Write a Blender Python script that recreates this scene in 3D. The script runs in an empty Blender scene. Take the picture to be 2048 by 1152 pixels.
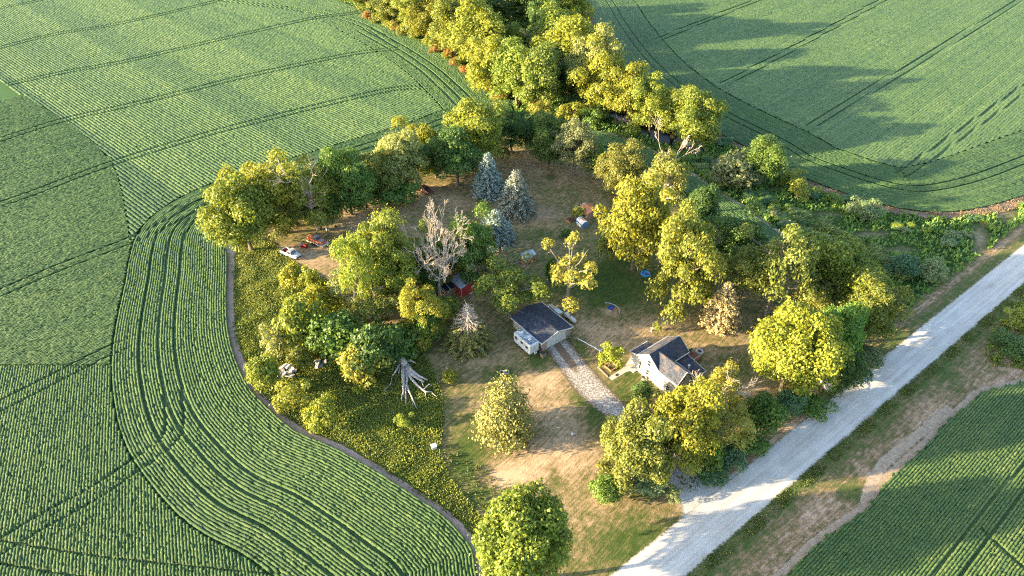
import bpy, math, random
import numpy as np
from mathutils import Vector, Matrix

R = math.radians
rng = np.random.default_rng(7)
random.seed(7)
SC = bpy.context.scene
COL = SC.collection

# ------------------------------------------------------------------ camera
FPX, PITCH, CAMH = 1350.0, R(38.0), 92.0
cam_d = bpy.data.cameras.new("camera")
cam_d.sensor_width = 36.0
cam_d.lens = 36.0 * FPX / 2048.0
cam_d.clip_start = 1.0
cam_d.clip_end = 6000.0
cam = bpy.data.objects.new("camera", cam_d)
cam.location = (0, 0, CAMH)
cam.rotation_euler = (R(90) - PITCH, 0, 0)
COL.objects.link(cam)
SC.camera = cam

# ------------------------------------------------------------------ sky, sun, exposure
SUN_EL = R(12)
SHADOW_AZ = R(9.5)                 # direction in which shadows fall, from +x towards +y
sx, sy = -math.cos(SHADOW_AZ), -math.sin(SHADOW_AZ)
world = bpy.data.worlds.new("World")
SC.world = world
world.use_nodes = True
wn = world.node_tree
sky = wn.nodes.new("ShaderNodeTexSky")
sky.sky_type = 'NISHITA'
sky.sun_disc = False
sky.sun_elevation = SUN_EL
sky.sun_rotation = math.atan2(sx, sy)
sky.air_density = 1.0
sky.dust_density = 1.2
sky.ozone_density = 1.0
wn.nodes["Background"].inputs[1].default_value = 0.12
wn.links.new(sky.outputs[0], wn.nodes["Background"].inputs[0])
sun_d = bpy.data.lights.new("sun", 'SUN')
sun_d.energy = 4.8
sun_d.angle = R(0.6)
sun_d.color = (1.0, 0.80, 0.47)
sun = bpy.data.objects.new("sun", sun_d)
sun.rotation_euler = Vector((-sx * math.cos(SUN_EL), -sy * math.cos(SUN_EL), -math.sin(SUN_EL))).to_track_quat('-Z', 'Y').to_euler()
sun.location = (-300, -60, 120)
COL.objects.link(sun)
vs = SC.view_settings
vs.view_transform = 'Standard'
vs.look = 'None'
vs.exposure = 2.75
vs.gamma = 1.0
vs.use_curve_mapping = False
SC.cycles.max_bounces = 6
SC.cycles.filter_width = 1.2
SC.cycles.use_denoising = False
SC.cycles.transparent_max_bounces = 8

# ------------------------------------------------------------------ pixel of the photograph -> place on the ground
CP, SP = math.cos(PITCH), math.sin(PITCH)
def ray(x, y):
    v = y - 576.0
    return np.array([x - 1024.0, FPX * CP - v * SP, -(FPX * SP + v * CP)])
def G(x, y, z=0.0):
    d = ray(x, y)
    return np.array([0, 0, CAMH]) + d * ((z - CAMH) / d[2])
def G2(pts):
    return np.array([G(*p)[:2] for p in pts])
def proj(P):
    P = np.atleast_2d(P)
    Z = (P[:, 2] if P.shape[1] > 2 else 0.0) - CAMH
    dep = P[:, 1] * CP - Z * SP
    up = P[:, 1] * SP + Z * CP
    return np.stack([1024 + FPX * P[:, 0] / dep, 576 - FPX * up / dep], 1)
TH = R(37.5)                       # the road, the garage and the house all share this direction
UX, VX = np.array([math.cos(TH), math.sin(TH)]), np.array([-math.sin(TH), math.cos(TH)])
def W(u, v):
    return UX * u + VX * v
def tag(o, label=None, cat=None, group=None, kind=None):
    if label: o["label"] = label
    if cat: o["category"] = cat
    if group: o["group"] = group
    if kind: o["kind"] = kind
    return o

# ------------------------------------------------------------------ mesh helpers
def mk(name, V, F, mat=None, smooth=False, attrs=None, parent=None, link=True):
    """V (n,3), F (m,k) arrays -> one mesh object"""
    V = np.asarray(V, np.float32); F = np.asarray(F, np.int32)
    me = bpy.data.meshes.new(name)
    k = F.shape[1]
    me.vertices.add(len(V)); me.vertices.foreach_set("co", V.ravel())
    me.loops.add(F.size); me.loops.foreach_set("vertex_index", F.ravel())
    me.polygons.add(len(F)); me.polygons.foreach_set("loop_start", np.arange(0, F.size, k, dtype=np.int32))
    me.update(calc_edges=True)
    if smooth: me.polygons.foreach_set("use_smooth", np.ones(len(F), bool))
    for an, arr in (attrs or {}).items():
        a = me.attributes.new(an, 'FLOAT', 'POINT')
        a.data.foreach_set("value", np.asarray(arr, np.float32))
    if mat: me.materials.append(mat)
    if not link: return me
    o = bpy.data.objects.new(name, me); COL.objects.link(o)
    if parent: o.parent = parent
    return o

class MB:
    def __init__(s): s.v = []; s.f = []
    def add(s, vs, fs):
        n = len(s.v); s.v += [tuple(map(float, p)) for p in vs]; s.f += [tuple(i + n for i in q) for q in fs]; return s
    def hexa(s, p):
        return s.add(p, [(0, 3, 2, 1), (4, 5, 6, 7), (0, 1, 5, 4), (1, 2, 6, 5), (2, 3, 7, 6), (3, 0, 4, 7)])
    def box(s, x0, x1, y0, y1, z0, z1):
        return s.hexa([(x0, y0, z0), (x1, y0, z0), (x1, y1, z0), (x0, y1, z0), (x0, y0, z1), (x1, y0, z1), (x1, y1, z1), (x0, y1, z1)])
    def slab(s, a, b, c, d, t):
        a, b, c, d = map(np.array, (a, b, c, d)); n = np.cross(b - a, d - a).astype(float); n /= np.linalg.norm(n)
        return s.hexa([a, b, c, d, a + n * t, b + n * t, c + n * t, d + n * t])
    def prism(s, poly, axis, a0, a1):
        """poly: 2-D outline; axis 'x' -> (y,z) outline, 'y' -> (x,z), 'z' -> (x,y)"""
        def P(q, a): return {'x': (a, q[0], q[1]), 'y': (q[0], a, q[1]), 'z': (q[0], q[1], a)}[axis]
        n = len(poly); vs_ = [P(q, a0) for q in poly] + [P(q, a1) for q in poly]
        fs = [tuple(range(n))[::-1], tuple(range(n, 2 * n))] + [(i, (i + 1) % n, n + (i + 1) % n, n + i) for i in range(n)]
        return s.add(vs_, fs)
    def tube(s, pts, rad, sides=6, cap=True):
        pts = [np.array(p, float) for p in pts]; m = len(pts); n0 = len(s.v); vs_ = []
        ref = np.array([0.3, 0.9, 0.2])
        for i, p in enumerate(pts):
            t = pts[min(i + 1, m - 1)] - pts[max(i - 1, 0)]; t /= (np.linalg.norm(t) + 1e-9)
            a = np.cross(t, ref); 
            if np.linalg.norm(a) < .05: a = np.cross(t, [1, 0, 0])
            a /= np.linalg.norm(a); b = np.cross(t, a)
            r = rad[i] if hasattr(rad, '__len__') else rad
            for k in range(sides):
                an = 2 * math.pi * k / sides
                vs_.append(p + r * (math.cos(an) * a + math.sin(an) * b))
        fs = [(i * sides + k, i * sides + (k + 1) % sides, (i + 1) * sides + (k + 1) % sides, (i + 1) * sides + k) for i in range(m - 1) for k in range(sides)]
        if cap: fs += [tuple(range(sides))[::-1], tuple(range((m - 1) * sides, m * sides))]
        return s.add(vs_, fs)
    def lathe(s, prof, n=16, c=(0, 0, 0), axis='z'):
        vs_ = []
        for r, h in prof:
            for k in range(n):
                a = 2 * math.pi * k / n; x, y = r * math.cos(a), r * math.sin(a)
                vs_.append({'z': (c[0] + x, c[1] + y, c[2] + h), 'y': (c[0] + x, c[1] + h, c[2] + y), 'x': (c[0] + h, c[1] + x, c[2] + y)}[axis])
        m = len(prof)
        fs = [(i * n + k, i * n + (k + 1) % n, (i + 1) * n + (k + 1) % n, (i + 1) * n + k) for i in range(m - 1) for k in range(n)]
        fs += [tuple(range(n))[::-1], tuple(range((m - 1) * n, m * n))]
        return s.add(vs_, fs)
    def build(s, name, mat, parent=None, smooth=False, fix=True):
        me = bpy.data.meshes.new(name); me.from_pydata(s.v, [], s.f)
        if fix:
            import bmesh
            bm = bmesh.new(); bm.from_mesh(me); bmesh.ops.recalc_face_normals(bm, faces=bm.faces); bm.to_mesh(me); bm.free()
        if smooth: me.polygons.foreach_set("use_smooth", np.ones(len(me.polygons), bool))
        me.materials.append(mat); me.update()
        o = bpy.data.objects.new(name, me); COL.objects.link(o)
        if parent: o.parent = parent
        return o
def empty(name, xy, z=0.0, rz=0.0):
    o = bpy.data.objects.new(name, None); o.empty_display_size = .3
    o.location = (xy[0], xy[1], z); o.rotation_euler = (0, 0, rz); COL.objects.link(o)
    return o
def thing(name, label, cat, xy, rz=0.0, group=None, z=0.0):
    return tag(empty(name, xy, z, rz), label, cat, group)

# ------------------------------------------------------------------ material helpers
class NT:
    def __init__(s, name):
        s.m = bpy.data.materials.new(name); s.m.use_nodes = True; s.t = s.m.node_tree; s.n = s.t.nodes
        s.b = s.n["Principled BSDF"]; s.out = s.n["Material Output"]
    def node(s, typ, **kw):
        n = s.n.new("ShaderNode" + typ)
        for k, v in kw.items(): setattr(n, k, v)
        return n
    def L(s, a, b): s.t.links.new(a, b)
    def put(s, inp, val):
        if hasattr(val, 'is_output'): s.L(val, inp)
        else: inp.default_value = val
    def math(s, op, a, b=0.0, c=0.0, clamp=False):
        n = s.node("Math", operation=op, use_clamp=clamp)
        s.put(n.inputs[0], a); s.put(n.inputs[1], b); s.put(n.inputs[2], c); return n.outputs[0]
    def attr(s, name, out=2): return s.node("Attribute", attribute_name=name).outputs[out]
    def pos(s): return s.node("NewGeometry").outputs["Position"]
    def obj(s): return s.node("TexCoord").outputs["Object"]
    def mapping(s, vec, scale=(1, 1, 1), rot=(0, 0, 0)):
        if rot[2]:
            n = s.node("Mapping", vector_type='TEXTURE'); s.L(vec, n.inputs[0]); n.inputs["Rotation"].default_value = rot
            n.inputs["Scale"].default_value = tuple(1 / q for q in scale); return n.outputs[0]
        n = s.node("Mapping"); s.L(vec, n.inputs[0]); n.inputs["Scale"].default_value = scale; n.inputs["Rotation"].default_value = rot
        return n.outputs[0]
    def noise(s, vec, scale, detail=3.0, rough=.55, out=0):
        n = s.node("TexNoise"); s.L(vec, n.inputs["Vector"]); n.inputs["Scale"].default_value = scale
        n.inputs["Detail"].default_value = detail; n.inputs["Roughness"].default_value = rough
        return n.outputs[out]
    def ramp(s, fac, stops, interp='LINEAR'):
        n = s.node("ValToRGB"); s.put(n.inputs[0], fac); cr = n.color_ramp; cr.interpolation = interp
        while len(cr.elements) < len(stops): cr.elements.new(0.5)
        for e, (p, c) in zip(cr.elements, stops): e.position = p; e.color = (*c, 1) if len(c) == 3 else c
        return n.outputs[0]
    def mix(s, fac, a, b, blend='MIX'):
        n = s.node("Mix", data_type='RGBA', blend_type=blend); n.clamp_factor = True
        s.put(n.inputs[0], fac)
        for i, v in ((6, a), (7, b)):
            if isinstance(v, tuple) and len(v) == 3: v = (*v, 1)
            s.put(n.inputs[i], v)
        return n.outputs[2]
    def bump(s, h, strength=.5, dist=.05):
        n = s.node("Bump"); s.put(n.inputs["Height"], h); n.inputs["Strength"].default_value = strength; n.inputs["Distance"].default_value = dist
        s.L(n.outputs[0], s.b.inputs["Normal"])
    def fin(s, col=None, rough=.8, metal=0.0, spec=.3, alpha=None):
        if col is not None:
            if isinstance(col, tuple) and len(col) == 3: col = (*col, 1)
            s.put(s.b.inputs["Base Color"], col)
        s.put(s.b.inputs["Roughness"], rough); s.put(s.b.inputs["Metallic"], metal); s.b.inputs["Specular IOR Level"].default_value = spec
        if alpha is not None: s.put(s.b.inputs["Alpha"], alpha)
        return s.m

def plain(name, col, rough=.6, metal=0.0, spec=.4, var=.18, scale=3.0):
    """a paint or plastic with a little dirt and fading"""
    t = NT(name); p = t.obj(); n = t.noise(p, scale, 4.0); n2 = t.noise(p, scale * 7, 2.0)
    f = t.math('ADD', t.math('MULTIPLY', n, .7), t.math('MULTIPLY', n2, .3))
    c = t.mix(t.math('MULTIPLY_ADD', f, 2.2, -.6, clamp=True), tuple(x * (1 - var) for x in col), tuple(min(1, x * (1 + var * .5)) for x in col))
    return t.fin(c, rough, metal, spec)

def leaf_mat(name, transl=.38):
    t = NT(name); oi = t.node("ObjectInfo"); r = t.attr("rnd")
    v = t.math('MULTIPLY_ADD', r, .9, .55)
    c0 = t.mix(1.0, oi.outputs["Color"], t.ramp(r, [(0, (.72, .95, .8)), (.5, (1, 1, 1)), (1, (1.28, 1.08, .8))]), 'MULTIPLY')
    hsv = t.node("HueSaturation"); t.L(c0, hsv.inputs["Color"]); t.L(v, hsv.inputs["Value"])
    c = hsv.outputs[0]
    t.fin(c, .55, 0, .35)
    tr = t.node("BsdfTranslucent"); t.L(t.mix(1.0, c, (1.15, 1.05, .6), 'MULTIPLY'), tr.inputs[0])
    mx = t.node("MixShader"); mx.inputs[0].default_value = transl
    t.L(t.b.outputs[0], mx.inputs[1]); t.L(tr.outputs[0], mx.inputs[2]); t.L(mx.outputs[0], t.out.inputs[0])
    return t.m
M = {}
M['leaf'] = leaf_mat("leaf_foliage")
M['needle'] = leaf_mat("needle_foliage", .12)
M['weed'] = leaf_mat("weed_foliage", .3)

def bark_mat(name, a, b):
    t = NT(name); p = t.mapping(t.obj(), (1, 1, .25)); n = t.noise(p, 3.0, 5.0, .65)
    t.bump(n, .6, .05)
    return t.fin(t.ramp(n, [(.3, a), (.7, b)]), .9, 0, .15)
M['bark'] = bark_mat("bark", (.07, .055, .04), (.22, .18, .14))
M['bark_pale'] = bark_mat("pale_bark", (.12, .1, .08), (.27, .235, .195))
M['dead'] = bark_mat("dead_wood", (.28, .22, .18), (.56, .47, .4))
M['dead_grey'] = bark_mat("weathered_wood", (.2, .18, .17), (.58, .53, .5))

def ground_mat(name, greens, dries, mow=None, seed=0.0):
    """ground cover: the 'dry' attribute says how parched each spot is; noise breaks it up"""
    t = NT(name); p = t.pos()
    n1 = t.noise(p, .16, 4.0, .6); n2 = t.noise(p, .9, 4.0, .65); n3 = t.noise(p, 5.0, 3.0, .7)
    st = t.noise(t.mapping(p, (.35, 2.6, 1), (0, 0, mow if mow is not None else 0)), 1.0, 3.0, .6)
    d = t.attr("dry")
    f = t.math('ADD', d, t.math('MULTIPLY', t.math('SUBTRACT', n1, .5), .55))
    f = t.math('ADD', f, t.math('MULTIPLY', t.math('SUBTRACT', n2, .5), 1.0))
    f = t.math('ADD', f, t.math('MULTIPLY', t.math('SUBTRACT', n3, .5), .9))
    f = t.math('ADD', f, t.math('MULTIPLY', t.math('SUBTRACT', st, .5), 1.0 if mow is not None else .15), clamp=True)
    c = t.ramp(f, [(.0, greens[0]), (.3, greens[1]), (.52, dries[0]), (.75, dries[1]), (1.0, dries[2])])
    t.bump(t.math('ADD', t.math('MULTIPLY', n3, .6), t.math('MULTIPLY', st, .5)), .8, .12)
    return t.fin(c, .95, 0, .1)
GREEN = ((.036, .062, .014), (.068, .088, .022))
DRY = ((.16, .126, .056), (.3, .208, .12), (.43, .305, .19))
M['lawn'] = ground_mat("lawn_grass", GREEN, DRY, mow=R(48))
M['verge'] = ground_mat("verge_grass", ((.04, .075, .018), (.075, .1, .028)), ((.15, .115, .055), (.31, .2, .125), (.46, .34, .24)), mow=TH)
M['meadow'] = ground_mat("meadow_grass", ((.04, .06, .012), (.07, .085, .018)), ((.1, .085, .03), (.17, .12, .06), (.28, .2, .12)))
M['bank'] = ground_mat("bank_grass", ((.02, .05, .014), (.04, .08, .022)), ((.08, .09, .035), (.2, .16, .09), (.32, .25, .16)))

def soil_mat(name, a, b, c_, ragged=False):
    t = NT(name); p = t.pos(); n = t.noise(p, 1.1, 5.0, .65); n2 = t.noise(p, 7.0, 3.0, .7)
    f = t.math('ADD', t.math('MULTIPLY', n, .6), t.math('MULTIPLY', n2, .4))
    t.bump(n2, .6, .06); al = None
    if ragged:
        e = t.math('ADD', t.math('ABSOLUTE', t.attr("cross")), t.math('MULTIPLY_ADD', t.noise(p, .8, 5.0, .75), 1.5, -.75))
        al = t.math('MULTIPLY_ADD', e, -6.0, 5.2, clamp=True)
    return t.fin(t.ramp(f, [(.32, a), (.5, b), (.68, c_)]), .95, 0, .1, al)
M['margin'] = soil_mat("margin_soil", (.19, .13, .1), (.33, .235, .185), (.44, .34, .28), True)
M['margin_pale'] = soil_mat("pale_margin_soil", (.2, .14, .095), (.33, .25, .18), (.44, .36, .28), True)
M['soil'] = soil_mat("field_soil", (.13, .09, .065), (.24, .17, .13), (.36, .28, .22))
M['soil_pale'] = soil_mat("pale_soil", (.2, .16, .11), (.36, .3, .23), (.5, .44, .37))

def crop_mat():
    t = NT("crop_leaves"); p = t.pos()
    tint = t.attr("tint"); h = t.attr("rnd")
    n = t.noise(p, .045, 4.0, .6); n2 = t.noise(p, 2.6, 3.0, .8); n3 = t.noise(p, .35, 3.0, .6)
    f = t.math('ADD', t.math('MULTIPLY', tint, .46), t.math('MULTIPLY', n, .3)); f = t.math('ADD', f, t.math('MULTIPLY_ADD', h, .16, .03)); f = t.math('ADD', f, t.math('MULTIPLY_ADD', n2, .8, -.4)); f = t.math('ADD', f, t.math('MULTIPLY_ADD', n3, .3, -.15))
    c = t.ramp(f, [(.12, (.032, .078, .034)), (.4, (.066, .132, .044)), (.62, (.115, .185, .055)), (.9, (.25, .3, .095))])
    t.bump(t.noise(p, 9.0, 3.0, .8), 1.0, .2)
    t.fin(c, .6, 0, .25)
    tr = t.node("BsdfTranslucent"); t.L(t.mix(1.0, c, (1.2, 1.1, .6), 'MULTIPLY'), tr.inputs[0])
    mx = t.node("MixShader"); mx.inputs[0].default_value = .2
    t.L(t.b.outputs[0], mx.inputs[1]); t.L(tr.outputs[0], mx.inputs[2]); t.L(mx.outputs[0], t.out.inputs[0])
    return t.m
M['crop'] = crop_mat()

# ------------------------------------------------------------------ 2-D geometry
def smooth_line(P, step=.5):
    P = np.asarray(P, float); out = []
    Q = np.vstack([2 * P[0] - P[1], P, 2 * P[-1] - P[-2]])
    for i in range(1, len(Q) - 2):
        p0, p1, p2, p3 = Q[i - 1:i + 3]; n = max(2, int(np.linalg.norm(p2 - p1) / step * 1.5))
        t = np.linspace(0, 1, n, endpoint=False)[:, None]
        out.append(.5 * ((2 * p1) + (-p0 + p2) * t + (2 * p0 - 5 * p1 + 4 * p2 - p3) * t ** 2 + (-p0 + 3 * p1 - 3 * p2 + p3) * t ** 3))
    return resample(np.vstack(out + [P[-1:]]), step)
def resample(P, step):
    d = np.r_[0, np.cumsum(np.linalg.norm(np.diff(P, axis=0), axis=1))]
    s = np.arange(0, d[-1], step)
    return np.stack([np.interp(s, d, P[:, 0]), np.interp(s, d, P[:, 1])], 1)
def normals(P):
    t = np.gradient(P, axis=0); t /= np.linalg.norm(t, axis=1)[:, None] + 1e-9
    return np.stack([-t[:, 1], t[:, 0]], 1)
def segs_of(line, every=4):
    """coarse segments of one polyline or of a list of polylines"""
    ls = line if isinstance(line, list) else [line]; A, B = [], []
    for l in ls:
        q = np.vstack([l[::every], l[-1:]]); A.append(q[:-1]); B.append(q[1:])
    return np.vstack(A).astype(np.float32), np.vstack(B).astype(np.float32)
SEGC = {}
def dist_to(P, line, every=4):
    key = id(line)
    if key not in SEGC: SEGC[key] = (segs_of(line, every), line)
    (A, B), _ = SEGC[key]
    D = B - A; DD = (D ** 2).sum(1) + 1e-9; out = np.empty(len(P), np.float32); P = np.asarray(P, np.float32)
    for i in range(0, len(P), 6000):
        q = P[i:i + 6000]; wx = q[:, :1] - A[None, :, 0]; wy = q[:, 1:] - A[None, :, 1]
        tt = np.clip((wx * D[:, 0] + wy * D[:, 1]) / DD, 0, 1); wx -= tt * D[:, 0]; wy -= tt * D[:, 1]
        out[i:i + 6000] = np.sqrt((wx * wx + wy * wy).min(1))
    return out
def inside(P, poly):
    x, y = P[:, 0], P[:, 1]; r = np.zeros(len(P), bool); n = len(poly)
    for i in range(n):
        x0, y0 = poly[i]; x1, y1 = poly[(i + 1) % n]
        if y0 == y1: continue
        c = ((y0 > y) != (y1 > y)) & (x < (x1 - x0) * (y - y0) / (y1 - y0) + x0); r ^= c
    return r
def inview(P, m=230):
    q = proj(np.c_[P, np.zeros(len(P))]); d = P[:, 1] > 20
    return d & (q[:, 0] > -m) & (q[:, 0] < 2048 + m) & (q[:, 1] > -110) & (q[:, 1] < 1152 + m)
def blobs(P, spec):
    """sum of soft spots given as (px, py, radius_px_x, radius_px_y, value)"""
    out = np.zeros(len(P)); q = proj(np.c_[P, np.zeros(len(P))])
    for x, y, rx, ry, a in spec:
        out += a * np.exp(-(((q[:, 0] - x) / rx) ** 2 + ((q[:, 1] - y) / ry) ** 2))
    return out
def strip(name, line, offs, z, mat, attr_fn=None, kind="structure"):
    """a ribbon along a line: offs = cross offsets in metres (left positive)"""
    n = normals(line); k = len(offs)
    P = (line[:, None, :] + n[:, None, :] * np.asarray(offs)[None, :, None]).reshape(-1, 2)
    m = len(line)
    i = np.arange(m - 1)[:, None] * k + np.arange(k - 1)[None]
    F = np.stack([i, i + 1, i + k + 1, i + k], -1).reshape(-1, 4)[:, ::-1]
    zz = np.full(len(P), z) if not callable(z) else z(P)
    at = {"cross": np.tile(np.linspace(-1, 1, k), m)}
    if attr_fn: at.update(attr_fn(P, np.repeat(np.arange(m), k)))
    o = mk(name, np.c_[P, zz], F, mat, attrs=at)
    o["kind"] = kind
    return o
def patch(name, poly, z, mat, dry_fn, step=.5, kind="structure"):
    poly = np.asarray(poly); x0, y0 = poly.min(0); x1, y1 = poly.max(0)
    nx, ny = int((x1 - x0) / step) + 2, int((y1 - y0) / step) + 2
    X, Y = np.meshgrid(x0 + np.arange(nx) * step, y0 + np.arange(ny) * step); P = np.c_[X.ravel(), Y.ravel()]
    P = P + rng.uniform(-.18, .18, P.shape) * step
    i = (np.arange(ny - 1)[:, None] * nx + np.arange(nx - 1)[None]).ravel()
    F = np.stack([i, i + 1, i + nx + 1, i + nx], 1)
    keep = inside(P[F].mean(1), poly); F = F[keep]
    u, inv = np.unique(F, return_inverse=True); P = P[u]; F = inv.reshape(-1, 4)
    o = mk(name, np.c_[P, np.full(len(P), z)], F, mat, attrs={"dry": np.clip(dry_fn(P), -.3, 1.2)}); o["kind"] = kind
    return o

# ------------------------------------------------------------------ lines of the place
W_EDGE = smooth_line(G2([(1005, 1290), (985, 1220), (965, 1150), (955, 1100), (930, 1065), (890, 1025), (830, 985), (760, 940), (680, 895), (600, 860), (545, 815), (505, 770),
    (480, 715), (466, 660), (462, 600), (463, 530), (462, 485), (472, 452), (540, 418), (620, 392), (700, 365), (780, 338), (850, 315), (920, 290), (985, 262), (1022, 243),
    (1030, 222), (1005, 195), (965, 160), (920, 125), (860, 88), (800, 57), (740, 28), (690, 8), (630, -12), (560, -30)]), .4)
STRIP_OUT = smooth_line(G2([(1048, 226), (1120, 246), (1190, 262), (1240, 275), (1300, 300), (1360, 335), (1430, 380), (1500, 425), (1560, 468), (1620, 512), (1680, 548)]), .4)
STRIP_IN = smooth_line(G2([(1032, 246), (1100, 276), (1180, 300), (1250, 330), (1330, 375), (1400, 420), (1470, 460), (1540, 500), (1600, 532), (1650, 558)]), .4)
E_EDGE = smooth_line(G2([(1120, -45), (1165, 0), (1190, 50), (1235, 120), (1300, 185), (1375, 235), (1435, 268), (1500, 302), (1560, 340), (1640, 372), (1720, 400), (1800, 420), (1880, 428), (1960, 419), (2048, 394), (2150, 352), (2300, 290)]), .5)
S_EDGE = smooth_line(G2([(1440, 1260), (1500, 1204), (1563, 1152), (1638, 1080), (1726, 1018), (1767, 964), (1801, 933), (1852, 886), (1886, 845), (1930, 811), (1957, 786), (2012, 772), (2060, 762), (2180, 752), (2330, 745)]), .4)
LAWN_LEFT = G2([(500, 470), (552, 490), (600, 535), (655, 560), (700, 620), (745, 655), (835, 690), (862, 730), (885, 790), (888, 850), (878, 900), (900, 955), (935, 1000), (965, 1035), (1010, 1110), (1050, 1220)])

# ------------------------------------------------------------------ ground sheets
t = NT("distant_ground"); p_ = t.pos(); nn = t.noise(p_, .02, 4.0); n2 = t.noise(p_, .6, 4.0, .7)
M['ground'] = t.fin(t.ramp(t.math('ADD', t.math('MULTIPLY', nn, .5), t.math('MULTIPLY', n2, .5)), [(.35, (.03, .08, .03)), (.6, (.06, .12, .04))]), .95, 0, .1)
g_ = mk("ground", [(-2500, -2500, -.05), (2500, -2500, -.05), (2500, 2500, -.05), (-2500, 2500, -.05)], [(0, 1, 2, 3)], M['ground']); g_["kind"] = "structure"

yard = np.vstack([LAWN_LEFT, G2([(1210, 1240), (1300, 1160), (1500, 990), (1750, 785), (1850, 690), (1800, 585), (1740, 562), (1660, 552)]), STRIP_IN[::-8], W_EDGE[(W_EDGE[:, 1] > 136) & (W_EDGE[:, 1] < 200) & (W_EDGE[:, 0] < 1)][::-6]])
LAWN_SPOTS = [
    (640, 520, 70, 25, .35), (600, 505, 40, 15, .3), (700, 440, 60, 30, .3), (760, 430, 60, 25, .25), (820, 390, 90, 20, .3), (900, 400, 60, 20, .2),
    (1060, 330, 60, 30, .22), (1110, 340, 60, 30, .15), (1070, 430, 40, 20, .35), (1000, 440, 50, 14, .2), (1110, 410, 60, 14, .1), (1150, 350, 60, 20, .1), (1080, 470, 30, 15, -.2), (1100, 355, 16, 8, -.4),
    (1200, 570, 60, 35, -.45), (1120, 560, 60, 30, -.25), (1260, 590, 60, 30, -.25), (1310, 560, 40, 30, -.3), (1230, 500, 40, 50, -.3), (1230, 540, 50, 25, -.25), (1340, 600, 40, 25, -.15),
    (1180, 655, 35, 22, .5), (1240, 660, 45, 14, .35), (1220, 618, 32, 24, -.45), (1260, 690, 60, 20, .3), (1200, 690, 30, 12, .35), (1310, 645, 50, 15, .25), (1350, 660, 60, 25, .15), (1410, 700, 40, 40, .1), (1480, 740, 40, 25, -.2), (1500, 775, 60, 15, .25), (1480, 690, 40, 20, .12), (1430, 790, 30, 30, .15),
    (1075, 718, 22, 22, -.55), (1160, 690, 20, 20, -.4), (1165, 735, 14, 12, -.35), (1245, 790, 26, 22, -.35), (1260, 745, 18, 16, -.4), (1190, 810, 18, 40, -.55), (1160, 790, 14, 26, -.4), (1225, 850, 22, 18, -.4), (1290, 830, 25, 22, .15),
    (960, 720, 40, 12, .35), (1040, 790, 30, 60, .2), (1100, 760, 40, 26, .55), (1110, 830, 50, 40, .4), (1130, 880, 40, 30, .3), (1080, 930, 60, 40, .5), (1020, 945, 40, 25, .45), (1000, 960, 40, 20, .3), (1150, 930, 50, 40, .25), (1190, 900, 40, 30, .15), (1008, 748, 26, 12, -.55),
    (940, 880, 28, 50, -.35), (925, 930, 25, 45, -.4), (960, 990, 30, 30, -.3), (960, 830, 40, 20, .1), (900, 800, 22, 70, -.1), (900, 720, 40, 30, .1), (860, 690, 40, 30, -.1), (1110, 950, 12, 40, -.45),
    (1180, 1010, 60, 25, .2), (1120, 1050, 40, 30, .1), (1270, 1070, 70, 26, -.45), (1230, 1110, 60, 26, -.3), (1320, 1020, 40, 20, .15), (1200, 1050, 60, 12, .15), (1290, 1040, 60, 12, -.1),
    (730, 600, 60, 30, -.1), (760, 630, 30, 25, .3), (960, 640, 30, 25, .2), (880, 660, 40, 30, -.1), (700, 560, 40, 20, .2)]
lawn = patch("lawn", yard, .0, M['lawn'], lambda P: .5 + .75 * blobs(P, LAWN_SPOTS) + blobs(P, [(1221, 621, 20, 11, .75)]), .45)
meadow_poly = np.vstack([LAWN_LEFT, W_EDGE[(W_EDGE[:, 1] < 139) & (W_EDGE[:, 0] < 20)][::5]])
patch("meadow", meadow_poly, -.015, M['meadow'], lambda P: .22 + blobs(P, [(490, 540, 50, 50, .25), (640, 750, 60, 40, -.1), (560, 740, 25, 18, .6), (760, 900, 80, 40, .15), (900, 1000, 40, 30, .2)]), .6)

# creek bank between the narrow crop strip and the eastern field
bank_poly = np.vstack([W_EDGE[-1:], W_EDGE[W_EDGE[:, 1] > 205][::-6], STRIP_OUT[::6], G2([(1740, 562), (1800, 585), (1850, 690), (2048, 520), (2250, 340)]), E_EDGE[::-6]])
BANK_SPOTS = [(1450, 325, 40, 14, .5), (1560, 378, 50, 10, .3), (1650, 430, 60, 12, .35), (1740, 470, 60, 12, .4), (1800, 500, 40, 12, .45), (1900, 560, 40, 12, .4), (1960, 480, 20, 40, .55), (2010, 420, 30, 30, .6), (1810, 590, 50, 25, -.05)]
patch("creek_bank", bank_poly, -.02, M['bank'], lambda P: .2 + blobs(P, BANK_SPOTS), .7)

# creek water: three open stretches of the same creek
t = NT("creek_water"); p_ = t.pos(); n_ = t.noise(p_, 2.2, 3.0); d_ = t.noise(p_, .5, 4.0, .7)
t.bump(n_, .08, .05); M['water'] = t.fin(t.ramp(d_, [(.4, (.006, .007, .004)), (.62, (.014, .014, .007)), (.78, (.03, .034, .014))]), .14, 0, .06)
def sheet(name, px, z, mat, kind="structure", sm=True):
    P = G2(px); P = smooth_line(np.vstack([P, P[:1]]), .6)[:-1] if sm else P
    o = MB().add([(*q, z) for q in P], [tuple(range(len(P)))]).build(name, mat); o["kind"] = kind
    return o
sheet("creek_water", [(1200, 205), (1262, 226), (1300, 246), (1350, 256), (1395, 264), (1424, 280), (1412, 300), (1390, 306), (1350, 298), (1310, 280), (1270, 258), (1225, 234), (1180, 216)], .0, M['water'])

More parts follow.
